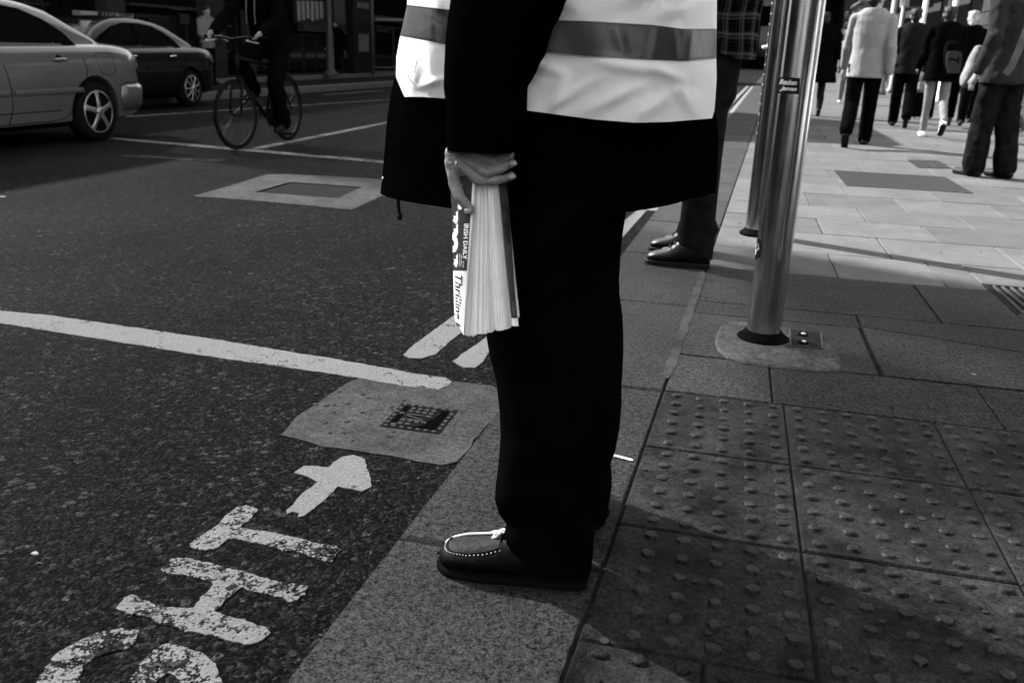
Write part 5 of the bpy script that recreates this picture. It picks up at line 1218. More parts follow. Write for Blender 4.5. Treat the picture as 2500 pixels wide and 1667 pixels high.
# ---- shoes
M['shoe_leather'] = mat('shoe_leather', .0022, .6, .5, 40, .35, 130, spec=.06); M['apron_leather'] = mat('apron_leather', .008, .6, .6, 45, .5, 110, spec=.1)
M['shoe_sole'] = mat('shoe_sole', .005, .85, .3, 40); M['lace'] = mat('rope_lace', .68, .8, .25, 400, .5, 500); M['eyelet'] = mat('eyelet', .45, .3, metal=.7)
def deckshoe(A, B, w, parent_, full=True):
    A = Vector(A); B = Vector(B); d = B-A; l = d.length; d.normalize(); s = Vector((-d.y, d.x, 0))      # A toe, B heel, s towards +/-
    def sec(t, ww, zt, zb=.0105, n=24, top=.62):
        c = A+d*l*t; out = []
        for i in range(n):
            a = 2*math.pi*i/n; cx = math.copysign(abs(math.cos(a))**.75, math.cos(a)); sz = math.sin(a); sz = math.copysign(abs(sz)**.85, sz)
            ww_ = ww*(1 if sz < 0 else 1-.22*sz); out.append(c+s*(w*ww_*cx)+Vector((0, 0, zb+(zt-zb)*(.5+.5*sz))))
        return out
    prof = [(0.0, .22, .030), (.02, .50, .038), (.06, .76, .045), (.14, .95, .052), (.25, 1.02, .058), (.36, 1.0, .066), (.46, .94, .076), (.58, .86, .080), (.72, .80, .078), (.86, .78, .076), (.95, .66, .074), (1.0, .35, .066)]
    mb = MB(); mb.loft([sec(*p) for p in prof]); up = fixn(mb.build('shoe', M['shoe_leather'], parent_, smooth=True)); child(up)
    mb = MB(); rim = [(-.015, .22), (.0, .45), (.03, .70), (.08, .90), (.16, 1.01), (.28, 1.06), (.42, 1.00), (.55, .90), (.7, .83), (.85, .81), (.96, .70), (1.01, .4)]
    poly = [tuple((A+d*l*t+s*w*q_)[:2]) for t, q_ in rim]+[tuple((A+d*l*t-s*w*q_)[:2]) for t, q_ in rim[::-1]]
    mb.prism(poly, .0012, .0115, .003); fixn(mb.build('sole', M['shoe_sole'], up, auto=50))
    if not full: return up
    def topz(t, q_):                                        # height of the upper at lateral q_
        zt = interp([(a, c) for a, b_, c in prof], t); ww = interp([(a, b_) for a, b_, c in prof], t)*w*.8
        x = min(.98, abs(q_)/max(ww, 1e-4)); return .014+(zt-.014)*(.5+.5*(1-x**2.6)**.55)
    def on(t, q_, lift=0.0): c = A+d*l*t+s*q_; return Vector((c.x, c.y, topz(t, q_)+lift))
    # apron (toe panel)
    ap = [(.055, .0), (.06, .30), (.085, .50), (.14, .64), (.22, .70), (.32, .68), (.42, .60)]
    vs = []; fs = []; k = 9
    edge = [(.055, 0)]+ap[1:]
    for (t, q_) in edge:
        for j in range(k): u = -1+2*j/(k-1); vs.append(on(t, w*q_*u*.98, .0022*(1-.6*abs(u))+.0012))
    for i in range(len(edge)-1):
        for j in range(k-1): a = i*k+j; fs.append((a, a+1, a+k+1, a+k))
    o = obj('apron', vs, fs, M['apron_leather'], up, True); child(o)
    # white stitching round the apron
    ring = [(t, -w*q_) for t, q_ in ap[::-1]]+[(t, w*q_) for t, q_ in ap[1:]]
    pts = []
    for (a, b_), (c, e) in zip(ring, ring[1:]):
        for m_ in range(8): pts.append(on(a+(c-a)*m_/8, b_+(e-b_)*m_/8, .002))
    welt = MB().tube([p+Vector((0, 0, .0005)) for p in pts], .0024, 6); welt.build('welt', M['shoe_leather'], up, smooth=True)
    stt = MB(); L_ = 0
    for i in range(0, len(pts)-1, 2): 
        a = pts[i]; b_ = pts[i]*.35+pts[i+1]*.65; off = (a-(A+d*l*.3)); off.z = 0; off.normalize(); stt.tube([a+off*.0042+Vector((0, 0, -.001)), b_+off*.0042+Vector((0, 0, -.001))], .0009, 5)
    to_stuff(stt.build('stitches', M['lace'], up))
    # quarter panel, eyelets, laces
    sgn = 1 if (on(.5, w*.5)-CAM).length < (on(.5, -w*.5)-CAM).length else -1
    vs = []; fs = []
    qp = [(.44, .30, .86), (.50, .26, .93), (.60, .30, .96), (.72, .34, .95)]
    for t, q0, q1 in qp:
        for j in range(6): vs.append(on(t, sgn*w*.80*(q0+(q1-q0)*j/5), .0028))
    for i in range(len(qp)-1):
        for j in range(5): a = i*6+j; fs.append((a, a+1, a+7, a+6))
    obj('quarter_panel', vs, fs, M['apron_leather'], up, True)
    for t, q_ in ((.475, .50), (.60, .60)):
        c = on(t, sgn*w*.8*q_, .0045); o = MB().tube([c+Vector((math.cos(a)*.0042, -.001, math.sin(a)*.0042)) for a in [2*math.pi*i/14 for i in range(15)]], .0011, 6).build('eyelet', M['eyelet'], up, smooth=True)
    c1 = on(.475, sgn*w*.4, .0045); kn = on(.43, sgn*w*.05, .012)
    def lace(pts, r=.0026): MB().tube(pts, r, 8).build('lace', M['lace'], up, smooth=True)
    lace([c1, c1*.5+on(.50, sgn*w*.1, .010)*.5+Vector((0, 0, .003)), on(.52, -sgn*w*.05, .012), on(.56, -sgn*w*.1, .014)])
    c2 = on(.60, sgn*w*.48, .0045); lace([c2, c2+d*.008+Vector((0, 0, .003)), c2+d*.016+Vector((0, 0, .006))])
    b0 = on(.40, -sgn*w*.05, .010)
    # knot at the tongue
    lace([on(.50, -sgn*w*.1, .014), kn+Vector((0, 0, .004)), on(.385, sgn*w*.12, .006), on(.36, sgn*w*.05, .004), on(.38, -sgn*w*.2, .009), kn+Vector((0, 0, .006)), on(.47, sgn*w*.08, .013)])
    lace([on(.49, sgn*w*.12, .013), kn+Vector((.002, -.003, .002)), on(.37, -sgn*w*.25, .010), on(.33, -sgn*w*.3, .007)])
    lace([kn, on(.34, -sgn*w*.28, .007), on(.26, -sgn*w*.42, .006), on(.17, -sgn*w*.50, .006), on(.09, -sgn*w*.46, .005), on(.035, -sgn*w*.42, .004), on(.005, -sgn*w*.34, -.004)])
    tb = on(.005, -sgn*w*.34, -.004); MB().tube([tb, tb+Vector((-.012, -.004, -.012))], .0016, 6).build('lace_tip', M['rubber'], up)
    # creases across the vamp
    for t in (.30, .335):
        MB().tube([on(t+.01*math.sin(j), w*(-.7+1.4*j/8), .0012) for j in range(9)], .0009, 5).build('crease', M['shoe_leather'], up)
    return up
deckshoe((-.682, -1.052, 0), (-.400, -1.035, 0), .047, man)
_h = P(1462, 1270, -.80); deckshoe((_h.x-.17, -.80+.225, 0), (_h.x, -.80, 0), .048, man, False)

# ================================================================== NEWSPAPERS
YN = YH
news = thing('newspaper_bundle', 'thick bundle of folded tabloid newspapers fanned open in the man\'s left hand', 'newspaper', tuple(P(1180, 640, YN)))
pap = mat('newsprint', .92, .9, .06, 12, spec=.1)
nr = random.Random(11)
# page edges: x at the grip and x at the bottom, with bottom height
edgeb = [(1131, 818), (1137, 820), (1144, 820), (1150, 821), (1157, 819), (1163, 817), (1169, 815), (1176, 816), (1183, 814), (1190, 811), (1196, 811), (1202, 808), (1207, 804), (1211, 807), (1217, 808), (1223, 806), (1229, 803), (1235, 803), (1241, 800), (1246, 794), (1250, 796)]
nb = len(edgeb)
def lerp(a, b, t): return a+(b-a)*t
for i in range(nb-1):
    t = i/(nb-1); t2 = (i+1)/(nb-1)
    xt, xt2 = lerp(1154, 1216, t**.85), lerp(1154, 1216, t2**.85)
    (xb, yb), (xb2, yb2) = edgeb[i], edgeb[i+1]
    fl = nr.uniform(-.0015, .002)
    cols = 2 if nr.random() < .6 else 1
    for c in range(cols):
        a0, a1 = c/cols, (c+1)/cols
        pts = []
        for k in range(9):
            v = k/8; y = lerp(432, yb+nr.uniform(-1.5, 1.5) if k == 8 else lerp(yb, yb2, a0), v); bow = 1-(1-v)**1.5*.0
            xa = lerp(lerp(xt, xt2, a0), lerp(xb, xb2, a0), v**1.15); xz = lerp(lerp(xt, xt2, a1), lerp(xb, xb2, a1), v**1.15); xz = xa+(xz-xa)*.90
            d = .0009+fl*.6*v+nr.uniform(-.0003, .0003); xm = xa*.5+xz*.5
            T = -.055*v**1.2; A = P(xa, y, YN+T+.0006); Mq = P(xm, y, YN+T-d); B = P(xz, y, YN+T+.0008)
            pts.append([A, Mq, B, B+Vector((0, .05, 0)), A+Vector((0, .05, 0))])
        mb = MB(); mb.loft(pts); fixn(mb.build('page_fold', pap, news))
# front cover curling round the left side
def cov(u, v, off=0.0):       # u down 0..1, v from left edge (0) to page edge (1)
    y = lerp(430, 818, u); xl = interp([(430, 1098), (480, 1102), (560, 1104), (650, 1106), (760, 1109), (790, 1111), (815, 1122)], y); xr = lerp(1160, 1131, u**1.1)
    if u > .94: y = y-(1-v)*(u-.94)/.06*22
    s = 1-v; d = .0035*(1-s)+.002 - .020*(s**2.2)
    return P(xl+(xr-xl)*v, y, YN-.055*max(0, min(1, (y-432)/388))**1.2-d-off)
def grid(fn, nu, nv, name, m, par, thick=None):
    vs = [fn(i/nu, j/nv) for i in range(nu+1) for j in range(nv+1)]; fs = [(i*(nv+1)+j, i*(nv+1)+j+1, (i+1)*(nv+1)+j+1, (i+1)*(nv+1)+j) for i in range(nu) for j in range(nv)]
    return obj(name, vs, fs, m, par, True)
cv = grid(lambda u, v: cov(u, v), 20, 10, 'front_cover', pap, news); child(cv)
back_ = MB(); back_.loft([[cov(u, 0), cov(u, 0)+Vector((.004, .03, 0)), cov(u, 0)+Vector((.012, .05, 0))] for u in [i/10 for i in range(11)]], closed=False, cap=False); back_.build('fold_back', pap, news, smooth=True)
ink = mat('masthead_ink', .045, .8, .1, 40); inkb = mat('print_black', .012, .8)
grid(lambda u, v: cov(lerp(.0, .595, u), lerp(-.0, .90, v), .0006), 16, 8, 'masthead', ink, cv)
white_p = mat('paper_white', .85, .9)
text_on('masthead_lettering', 'IRISH DAILY', lambda u, v: cov(lerp(.30, .525, u), lerp(.60, .84, v), .0012), white_p, cv, bold=.03)
text_on('masthead_lettering', 'Mirror', lambda u, v: cov(lerp(.02, .60, u), lerp(-.22, .52, v)+.0*u if True else 0, .0012), white_p, cv, bold=.045) if False else None
def cl(u, v): return cov(u, max(v, 0.0), .0012)
uvt, fst = text_mesh('Mirror', .12, .05)
_v = [(lerp(.0, .575, u), lerp(-.30, .54, v)) for u, v in uvt]; fst = [f for f in fst if min(_v[i][1] for i in f) > -.02]
obj('masthead_lettering', [cl(u, v) for u, v in _v], fst, white_p, cv)
text_on('small_print', 'MONDAY', lambda u, v: cov(lerp(.50, .565, u), lerp(.48, .54, v), .0012), white_p, cv)
text_on('small_print', 'MAY 16 2016', lambda u, v: cov(lerp(.49, .57, u), lerp(.38, .44, v), .0012), white_p, cv)
text_on('price', '€1.40', lambda u, v: cov(lerp(.535, .575, u), lerp(.60, .68, v), .0012), white_p, cv)
uvt, fst = text_mesh('Thrilling Five', .3, .02)
_v = [(lerp(.62, 1.06, u), lerp(-.04, .60, v)) for u, v in uvt]; fst = [f for f in fst if max(_v[i][0] for i in f) < .965 and min(_v[i][1] for i in f) > -.03]
obj('headline_lettering', [cl(u, v) for u, v in _v], fst, inkb, cv)
# back page on the right
bpm = mat('back_page_photo', .05, .8, .75, 22, detail=4)
def bk(u, v, off=0.0):
    y = lerp(440, 796, u); xl = lerp(1217, 1250, u); xr = interp([(440, 1238), (600, 1250), (700, 1256), (760, 1262), (796, 1266)], y); return P(xl+(xr-xl)*v, y, YN-.055*max(0, min(1, (y-432)/388))**1.2-.002+.012*v*v-off)
bc = grid(bk, 14, 5, 'back_cover', pap, news); child(bc)
grid(lambda u, v: bk(lerp(0, .945, u), lerp(0, 1, v), .0006), 14, 5, 'back_photo', bpm, bc)
lt = mat('print_grey', .2, .8)
text_on('back_lettering', 'GAA', lambda u, v: bk(lerp(.84, .93, u), lerp(.28, .72, v), .0011), lt, bc)
text_on('back_lettering', 'GAA', lambda u, v: bk(lerp(.30, .44, u), lerp(.25, .75, v), .0011), inkb, bc)

# ================================================================== CARS
def car_paint(name, v, rough=.3, metal=0.0, coat=1.0):
    return mat(name, v, rough, .06, 3, coat=coat, metal=metal, spec=.25)
M['silver'] = car_paint('silver_paint', .065, .30, .2); M['taxi'] = car_paint('dark_paint', .0015, .25, coat=.3); M['tyre'] = mat('tyre', .006, .8, .2, 20); M['alloy'] = mat('alloy', .28, .3, metal=.8)
M['cglass'] = mat('car_glass', .002, .05, spec=.28); M['seam'] = mat('panel_gap', .002, .9); M['chrome'] = mat('chrome', .6, .15, metal=1.0); M['tail'] = mat('tail_lamp', .006, .15, spec=.25); M['under'] = mat('underbody', .003, .9); M['arch'] = M['under']
LEN, WB, RO_ = 4.40, 2.60, .93
def car(name, label, x_side, y_rear_axle, paint, zg=-.1, zs=.955, roof=1.45, mould=True, w=.85, group='cars on the road', plate=False):
    """tail towards +Y, nose towards -Y, near side at x_side"""
    t = thing(name, label, 'car', (x_side-w, y_rear_axle-1, ZR), group)
    X0 = x_side-w; Y0 = y_rear_axle+RO_; Z0 = zg
    def W(l, x, z): return Vector((X0+x, Y0-l, Z0+z*zs))
    wl_ = [(0, .58), (.04, .70), (.15, .79), (.45, .835), (1.0, .85), (3.0, .85), (3.8, .83), (4.15, .76), (4.32, .62), (4.40, .45)]
    deck = [(0, .86), (.03, .93), (.10, .985), (.35, 1.02), (.60, 1.03), (3.20, 1.0), (3.6, .95), (4.1, .82), (4.3, .70), (4.4, .58)]
    bot = [(0, .36), (.05, .28), (.3, .20), (4.0, .20), (4.35, .26), (4.40, .34)]
    def half(l):
        ww = interp(wl_, l)*w/.85; zt = interp(deck, l); zb = interp(bot, l); m = zb+(zt-zb)
        return [(0, zb), (ww*.80, zb), (ww*.955, zb+.04), (ww*.985, lerp(zb, zt, .28)), (ww*1.0, lerp(zb, zt, .50)), (ww*.99, lerp(zb, zt, .70)), (ww*.965, lerp(zb, zt, .86)), (ww*.93, lerp(zb, zt, .94)), (ww*.86, lerp(zb, zt, .985)), (ww*.6, zt+.012), (0, zt+.02)]
    def xs(l, z):                                   # side surface x at height z
        h = half(l)[1:]; 
        for (a, b), (c, e) in zip(h, h[1:]):
            if b <= z <= e: return a+(c-a)*(z-b)/max(e-b, 1e-6)
        return h[0][0]
    ls = [0, .02, .05, .1, .18, .3, .45, .6, .8, 1.0, 1.3, 1.7, 2.1, 2.5, 2.9, 3.2, 3.45, 3.7, 3.9, 4.05, 4.18, 4.28, 4.35, 4.40]
    mb = MB(); mb.loft([[W(l, x, z) for x, z in half(l)]+[W(l, -x, z) for x, z in half(l)[::-1][1:-1]] for l in ls]); body = mb.build('body', paint, t); fixn(body)
    cuts = []
    for l in (RO_, RO_+WB):
        for sx in (1, -1):
            c = MB().lathe(W(l, sx*(w-.11), .315), [(.365, -.13), (.365, .3)] if sx > 0 else [(.365, -.3), (.365, .13)], 40, 'x').build('cut', None); fixn(c); cuts.append(c)
    boolean(body, cuts); body.data.materials.clear(); body.data.materials.append(paint)
    bm = bmesh.new(); bm.from_mesh(body.data); bmesh.ops.recalc_face_normals(bm, faces=bm.faces)
    for e in bm.edges:
        if len(e.link_faces) == 2 and e.calc_face_angle(0) > math.radians(38): e.smooth = False
    bm.to_mesh(body.data); bm.free(); body.data.polygons.foreach_set('use_smooth', [True]*len(body.data.polygons)); child(body)
    # greenhouse
    rf = [(.56, 1.0), (.75, 1.10), (1.0, 1.235), (1.25, 1.35), (1.5, roof-.045), (1.8, roof-.01), (2.1, roof), (2.45, roof-.02), (2.7, roof-.08), (2.95, roof-.19), (3.2, 1.10), (3.36, .98)]
    def gx(z): return .775-.42*(z-.94)**1.05 if z > .94 else .785
    mb = MB(); rings = []
    for l, zr in rf:
        pts = [(gx(.94), .94)]
        for f in (.35, .65, .85): z = .94+(zr-.94)*f; pts.append((gx(z), z))
        g = gx(zr); pts += [(g-.02, zr-.012), (g-.07, zr+.004), (g*.5, zr+.022), (0, zr+.028)]
        k = 1.0 if 1.0 < l < 2.9 else (.93 if l in (.56, 3.36) else .97)
        rings.append([W(l, x*k*w/.85, z) for x, z in pts]+[W(l, -x*k*w/.85, z) for x, z in pts[::-1][1:]])
    mb.loft(rings, closed=False, cap=True); roofo = mb.build('roof', paint, t, smooth=True); fixn(roofo)
    def side_poly(name, pl, m, off, par, sx=1):
        """pl: (l, z) outline laid on the tapered cabin side"""
        vs = []
        # subdivide into a fan strip: use triangulated ngon per point, x from gx(z)
        for l, z in pl: vs.append(W(l, sx*(gx(z)*w/.85+off), z))
        n = len(vs); inn = [v-Vector((sx*.02, 0, 0)) for v in vs]
        o = obj(name, vs+inn, [tuple(range(n))]+[(j, n+j, n+(j+1) % n, (j+1) % n) for j in range(n)], m, par)
        bm = bmesh.new(); bm.from_mesh(o.data); bmesh.ops.triangulate(bm, faces=[f for f in bm.faces if len(f.verts) > 4]); bmesh.ops.recalc_face_normals(bm, faces=bm.faces); bm.to_mesh(o.data); bm.free(); return o
    for sx in (1, -1):
        side_poly('window_surround', [(1.04, 1.0), (1.15, 1.13), (1.35, 1.25), (1.6, 1.34), (1.9, 1.375), (2.3, 1.37), (2.6, 1.31), (2.9, 1.18), (3.12, 1.0)], M['seam'], .004, t, sx)
        side_poly('side_window', [(1.36, 1.02), (1.36, 1.22), (1.6, 1.315), (1.9, 1.352), (2.08, 1.352), (2.08, 1.02)], M['cglass'], .009, t, sx)
        side_poly('side_window', [(1.12, 1.02), (1.20, 1.12), (1.33, 1.205), (1.33, 1.02)], M['cglass'], .009, t, sx)
        side_poly('side_window', [(2.16, 1.02), (2.16, 1.352), (2.4, 1.325), (2.65, 1.26), (2.88, 1.13), (3.0, 1.02)], M['cglass'], .009, t, sx)
        for dl, (l0, l1, l2) in (((0), (1.12, 1.38, 2.12)),):
            pass
        def seam(name, pts, r=.0045, m=M['seam']):
            MB().tube([W(l, sx*(xs(l, z)*1.0+.0015), z) for l, z in pts], r, 5).build(name, m, t)
        seam('door_gap', [(1.13, .985), (1.04, .86), (1.02, .76), (1.06, .64), (1.16, .50), (1.27, .36), (1.40, .27), (1.6, .255), (2.14, .255)])
        seam('door_gap', [(2.14, .99), (2.10, .80), (2.07, .6), (2.07, .4), (2.12, .255)]); seam('door_gap', [(2.14, .255), (3.0, .255), (3.06, .4), (3.10, .7), (3.12, .95)])
        for hl in (1.30, 2.32):
            h = MB(); z = .865; a = [W(hl+.18*i/6, sx*(xs(hl+.1, z)+.012+.022*math.sin(math.pi*i/6)), z-.004*i/6) for i in range(7)]; h.tube(a, [.008, .015, .017, .017, .017, .015, .008], 8); o = h.build('door_handle', paint if mould else M['chrome'], t, smooth=True); child(o)
            MB().lathe(W(hl+.09, sx*(xs(hl, z)-.006), z-.002), [(.045, -.006), (.04, .0085)], 16, 'x').build('handle_cup', M['seam'], o)
        if mould:
            for l0, l1 in ((1.13, 2.04), (2.1, 3.0)):
                rings = []
                for k in range(9):
                    l = l0+(l1-l0)*k/8; x = xs(l, .56); rings.append([W(l, sx*(x-.005), .525), W(l, sx*(x+.018), .532), W(l, sx*(x+.022), .560), W(l, sx*(x+.014), .578), W(l, sx*(x-.005), .582)])
                mb = MB(); mb.loft(rings); fixn(mb.build('side_moulding', paint, t))
            q_ = [(.62, .93), (.84, .93), (.86, .90), (.80, .72), (.76, .70), (.60, .70), (.57, .73), (.58, .91), (.62, .93)]; seam('fuel_flap_gap', q_, .003)
            seam('bumper_gap', [(.02, .60), (.15, .61), (.40, .61), (.52, .575)], .0045); seam('sill_line', [(1.45, .36), (3.0, .36)], .004)
            rings = []
            for k in range(7):
                l = .005+.50*k/6; x = xs(max(l, .02), .57); rings.append([W(l-.035*(1-k/6), sx*(x-.02), .30), W(l-.05*(1-k/6), sx*(x+.018), .42), W(l-.05*(1-k/6), sx*(x+.022), .55), W(l-.03*(1-k/6), sx*(x-.01), .60), W(l, sx*(x-.06), .60), W(l, sx*(x-.06), .30)])
            mb = MB(); mb.loft(rings); fixn(mb.build('bumper_corner', paint, t, smooth=True))
        # tail lamp, head lamp
        rings = []
        for k, l in enumerate((.008, .05, .10, .15)):
            x = xs(l, .75); x2 = xs(l, .85); e = [1, 1, .8, .35][k]; rings.append([W(l-.006, sx*(x+.010), .76-.13*e), W(l-.006, sx*(x+.016), .76), W(l-.006, sx*(x2+.010), .76+.13*e), W(l, sx*(x-.05), .76+.13*e), W(l, sx*(x-.05), .76-.13*e)])
        mb = MB(); mb.loft(rings); fixn(mb.build('tail_lamp', M['tail'], t, smooth=True))
        rings = []
        for k, l in enumerate((4.02, 4.14, 4.25, 4.33)):
            x = xs(l, .62); rings.append([W(l, sx*(x+.006), .57), W(l, sx*(x+.010), .63), W(l, sx*(x-.015), .69-.02*k), W(l, sx*(x-.14), .69-.02*k), W(l, sx*(x-.14), .57)])
        mb = MB(); mb.loft(rings); fixn(mb.build('headlight', mat('lamp_lens', .35, .1, spec=.6, coat=1) if 'lamp_lens' not in MATS else MATS['lamp_lens'], t, smooth=True))
    bx('bumper', paint, t, W(4.435, -.62, .36), W(4.30, .62, .52)); bx('grille', M['seam'], t, W(4.428, -.45, .56), W(4.36, .45, .64))
    bx('number_plate', mat('plate_white', .5, .5) if 'plate_white' not in MATS else MATS['plate_white'], t, W(4.455, -.26, .40), W(4.437, .26, .50))
    bx('number_plate', MATS['plate_white'], t, W(-.03, -.26, .62), W(.02, .26, .73))
    # rear and front screens
    for name, a, b in (('rear_window', (.64, 1.062), (1.42, 1.385)), ('windscreen', (3.28, 1.055), (2.78, 1.335))):
        off = .028
        vs = [W(a[0], -.56, a[1]+off-.02), W(a[0], .56, a[1]+off-.02), W(b[0], .46, b[1]+off+.012), W(b[0], -.46, b[1]+off+.012)]
        vs += [v-Vector((0, 0, .05)) for v in vs]; fixn(obj(name, vs, [(0, 1, 2, 3), (7, 6, 5, 4), (0, 4, 5, 1), (1, 5, 6, 2), (2, 6, 7, 3), (3, 7, 4, 0)], M['cglass'], t))
    bx('underbody', M['under'], t, W(3.9, -.6, .16), W(.35, .6, .23))
    # wheels
    for l in (RO_, RO_+WB):
        for sx in (1, -1):
            cc = W(l, sx*(w-.095), .315); wt = MB()
            pr = [(.215, -.09), (.28, -.095), (.299, -.07), (.301, 0), (.299, .07), (.28, .095), (.215, .09)]
            wt.lathe(cc, pr, 36, 'x'); wh = wt.build('wheel', M['tyre'], t, smooth=True); child(wh)
            sd_ = sx
            rim = MB(); R1 = .212
            ring = [(R1+.004, .088), (R1+.004, .096), (R1-.008, .098), (R1-.018, .080), (R1-.018, .02)]
            base = len(rim.v)
            for (r, h) in ring:
                for j in range(36): a = 2*math.pi*j/36; rim.v.append(cc+Vector((h*sd_, r*math.cos(a), r*math.sin(a))))
            for i in range(4):
                for j in range(36): a = i*36+j; b = i*36+(j+1) % 36; rim.f.append((a, b, b+36, a+36))
            rim.build('rim', M['alloy'], wh, smooth=True)
            MB().lathe(cc+Vector((sd_*.0925, 0, 0)), [(.208, -.003), (.207, .0035)], 36, 'x').build('wheel_well', M['under'], wh)
            for k in range(5 if mould else 9):
                a = 2*math.pi*k/(5 if mould else 9)+.35; dv = Vector((0, math.cos(a), math.sin(a))); sv = Vector((0, -math.sin(a), math.cos(a))); wd = .034 if mould else .017
                rings = []
                for f, ws_, hh in ((.02, .9, .112), (.08, .75, .114), (.15, .62, .108), (.205, 1.05, .100)):
                    c = cc+dv*f; rings.append([c+sv*wd*ws_+Vector((sd_*(hh-.006), 0, 0)), c+sv*wd*ws_*.5+Vector((sd_*hh, 0, 0)), c-sv*wd*ws_*.5+Vector((sd_*hh, 0, 0)), c-sv*wd*ws_+Vector((sd_*(hh-.006), 0, 0))])
                m2 = MB(); m2.loft(rings); fixn(m2.build('spoke', M['alloy'], wh))
            MB().lathe(cc+Vector((sd_*.108, 0, 0)), [(.05, -.008), (.045, .008), (.02, .012)] if sd_ > 0 else [(.02, -.012), (.045, -.008), (.05, .008)], 16, 'x').build('hub', M['alloy'], wh, smooth=True)
    return t
_c1 = G(250, 346, -.13)
c1 = car('silver_car', 'silver saloon car at the left edge seen from its rear side', _c1.x, _c1.y, M['silver'], zr(_c1.x), group='cars on the road')
_c2 = G(474, 258, -.155)
c2 = car('dark_taxi', 'black saloon car behind the silver car, whole rear half visible', _c2.x, _c2.y, M['taxi'], zr(_c2.x), mould=False)
print('cars', _c1, _c2)
# taxi further left, mostly hidden, with its roof sign
c3 = car('hidden_taxi', 'third dark car showing only its roof and taxi sign between the other two', _c2.x-2.3, _c2.y+.6, M['taxi'], -.19, mould=False)
ts = PX(262, 36, -10.6)
sg = thing('taxi_sign', 'long pale roof sign lettered TAXI above the dark cars', 'taxi sign', tuple(ts))
def txr(name, m, par, px0, py0, px1, py1, x, d=.02):
    A = PX(px0, (py0+py1)/2, x); B = PX(px1, (py0+py1)/2, x); zt = PX((px0+px1)/2, py0, x).z; zb = PX((px0+px1)/2, py1, x).z
    return bx(name, m, par, (x-d, A.y, zb), (x, B.y, zt))
bxo = txr('box', M['pale'], sg, 198, 31, 325, 45, -10.6, .16); child(bxo)
pn_ = txr('dark_panel', M['seam'], sg, 240, 31.5, 282, 44.5, -10.592, .006); child(pn_)
text_on('lettering', 'TAXI', quadfn(PX(247, 43, -10.588), PX(277, 42.5, -10.588), PX(277, 33, -10.588), PX(247, 33.5, -10.588)), M['pale'], pn_, bold=.02)
text_on('lettering', '20006', quadfn(PX(290, 43, -10.588), PX(322, 42.5, -10.588), PX(322, 32.5, -10.588), PX(290, 33, -10.588)), M['seam'], sg, bold=.02)
bx('foot', M['under'], sg, (-10.72, PX(225, 47, -10.6).y, ts.z-.12), (-10.64, PX(305, 47, -10.6).y, ts.z-.06))
# car coming down the road beyond the second man
c4 = car('dark_car', 'distant dark car head on between the plaid shirt and the steel pole', 1.05-1.35, 33.5-3.47+3.6, M['taxi'], ZR, mould=False)
# van whose shadow lies over the footway
vn = thing('white_van', 'tall pale van standing in the road behind the vest wearer', 'van', (-2.2, 12, ZR))
mb = MB(); mb.loft([[(-3.15, y, z0+ZR), (-1.22, y, z0+ZR), (-1.18, y, 1.1), (-1.26, y, zt-.12), (-1.38, y, zt), (-3.0, y, zt), (-3.11, y, zt-.12), (-3.2, y, 1.1)] for y, z0, zt in ((8.85, .35, 1.0), (8.95, .25, 1.15), (9.55, .25, 1.30), (10.1, .22, 2.3), (10.5, .22, 2.45), (14.4, .25, 2.45), (14.5, .3, 2.4))]); vb = fixn(mb.build('body', M['silver'], vn)); child(vb)
for y in (9.9, 13.4):
    for x in (-1.3, -3.05): MB().lathe((x, y, .32+ZR), [(.2, -.1), (.33, -.09), (.34, 0), (.33, .09), (.2, .1)], 28, 'x').build('wheel', M['tyre'], vn, smooth=True)
[bx('headlight', MATS['lamp_lens'], vn, (x_, 8.84, .72), (x_+.26, 8.90, .86)) for x_ in (-3.05, -1.55)]; bx('grille', M['seam'], vn, (-2.7, 8.845, .70), (-1.7, 8.88, .84)); bx('windscreen', M['cglass'], vn, (-2.95, 9.58, 1.36), (-1.45, 9.66, 1.6)); bx('side_window', M['cglass'], vn, (-1.21, 10.2, 1.3), (-1.185, 11.0, 1.9)); bx('number_plate', MATS['plate_white'], vn, (-2.4, 8.83, .5), (-1.95, 8.848, .62))

# ================================================================== BICYCLE AND RIDER
bk_ = thing('bicycle', 'dark bicycle ridden toward the camera left across the white line', 'bicycle', (-4.56, 5.2, ZR), 'bicycle')
_w = G(582, 365, -.085); BX = _w.x; R_W = .335; ZB = zr(BX)
def Bp(x, y, z): return Vector((BX+x, y+_w.y-4.83, z+ZB))
FY, RY = 4.83, 5.86
M['bikerim'] = mat('bike_rim', .010, .6, metal=.3)
black_f = mat('bike_frame', .002, .6, spec=.08); M['spoke'] = mat('spoke_steel', .03, .5, metal=.6)
for nm, y, yaw in (('wheel', FY, 0.10), ('wheel', RY, 0.0)):
    c = Bp(0, y, R_W); sv = Vector((math.sin(yaw), math.cos(yaw), 0))
    def cp(a, r, o=0): return c+sv*(r*math.cos(a))+Vector((0, 0, r*math.sin(a)))+Vector((math.cos(yaw), -math.sin(yaw), 0))*o
    w_ = MB().tube([cp(2*math.pi*i/48, R_W-.019) for i in range(49)], .019, 10, cap=False).build('wheel', M['tyre'], bk_, smooth=True); child(w_)
    MB().tube([cp(2*math.pi*i/48, R_W-.045) for i in range(49)], .010, 8, cap=False).build('rim', M['bikerim'], w_, smooth=True)
    MB().tube([cp(0, 0, -.05), cp(0, 0, .05)], .018, 12).build('hub', M['bikerim'], w_, smooth=True)
    for k in range(28): MB().tube([cp(2*math.pi*k/28+.25*(-1)**k, .016, .03*(-1)**k), cp(2*math.pi*k/28, R_W-.05)], .0012, 4).build('spoke', M['spoke'], w_)
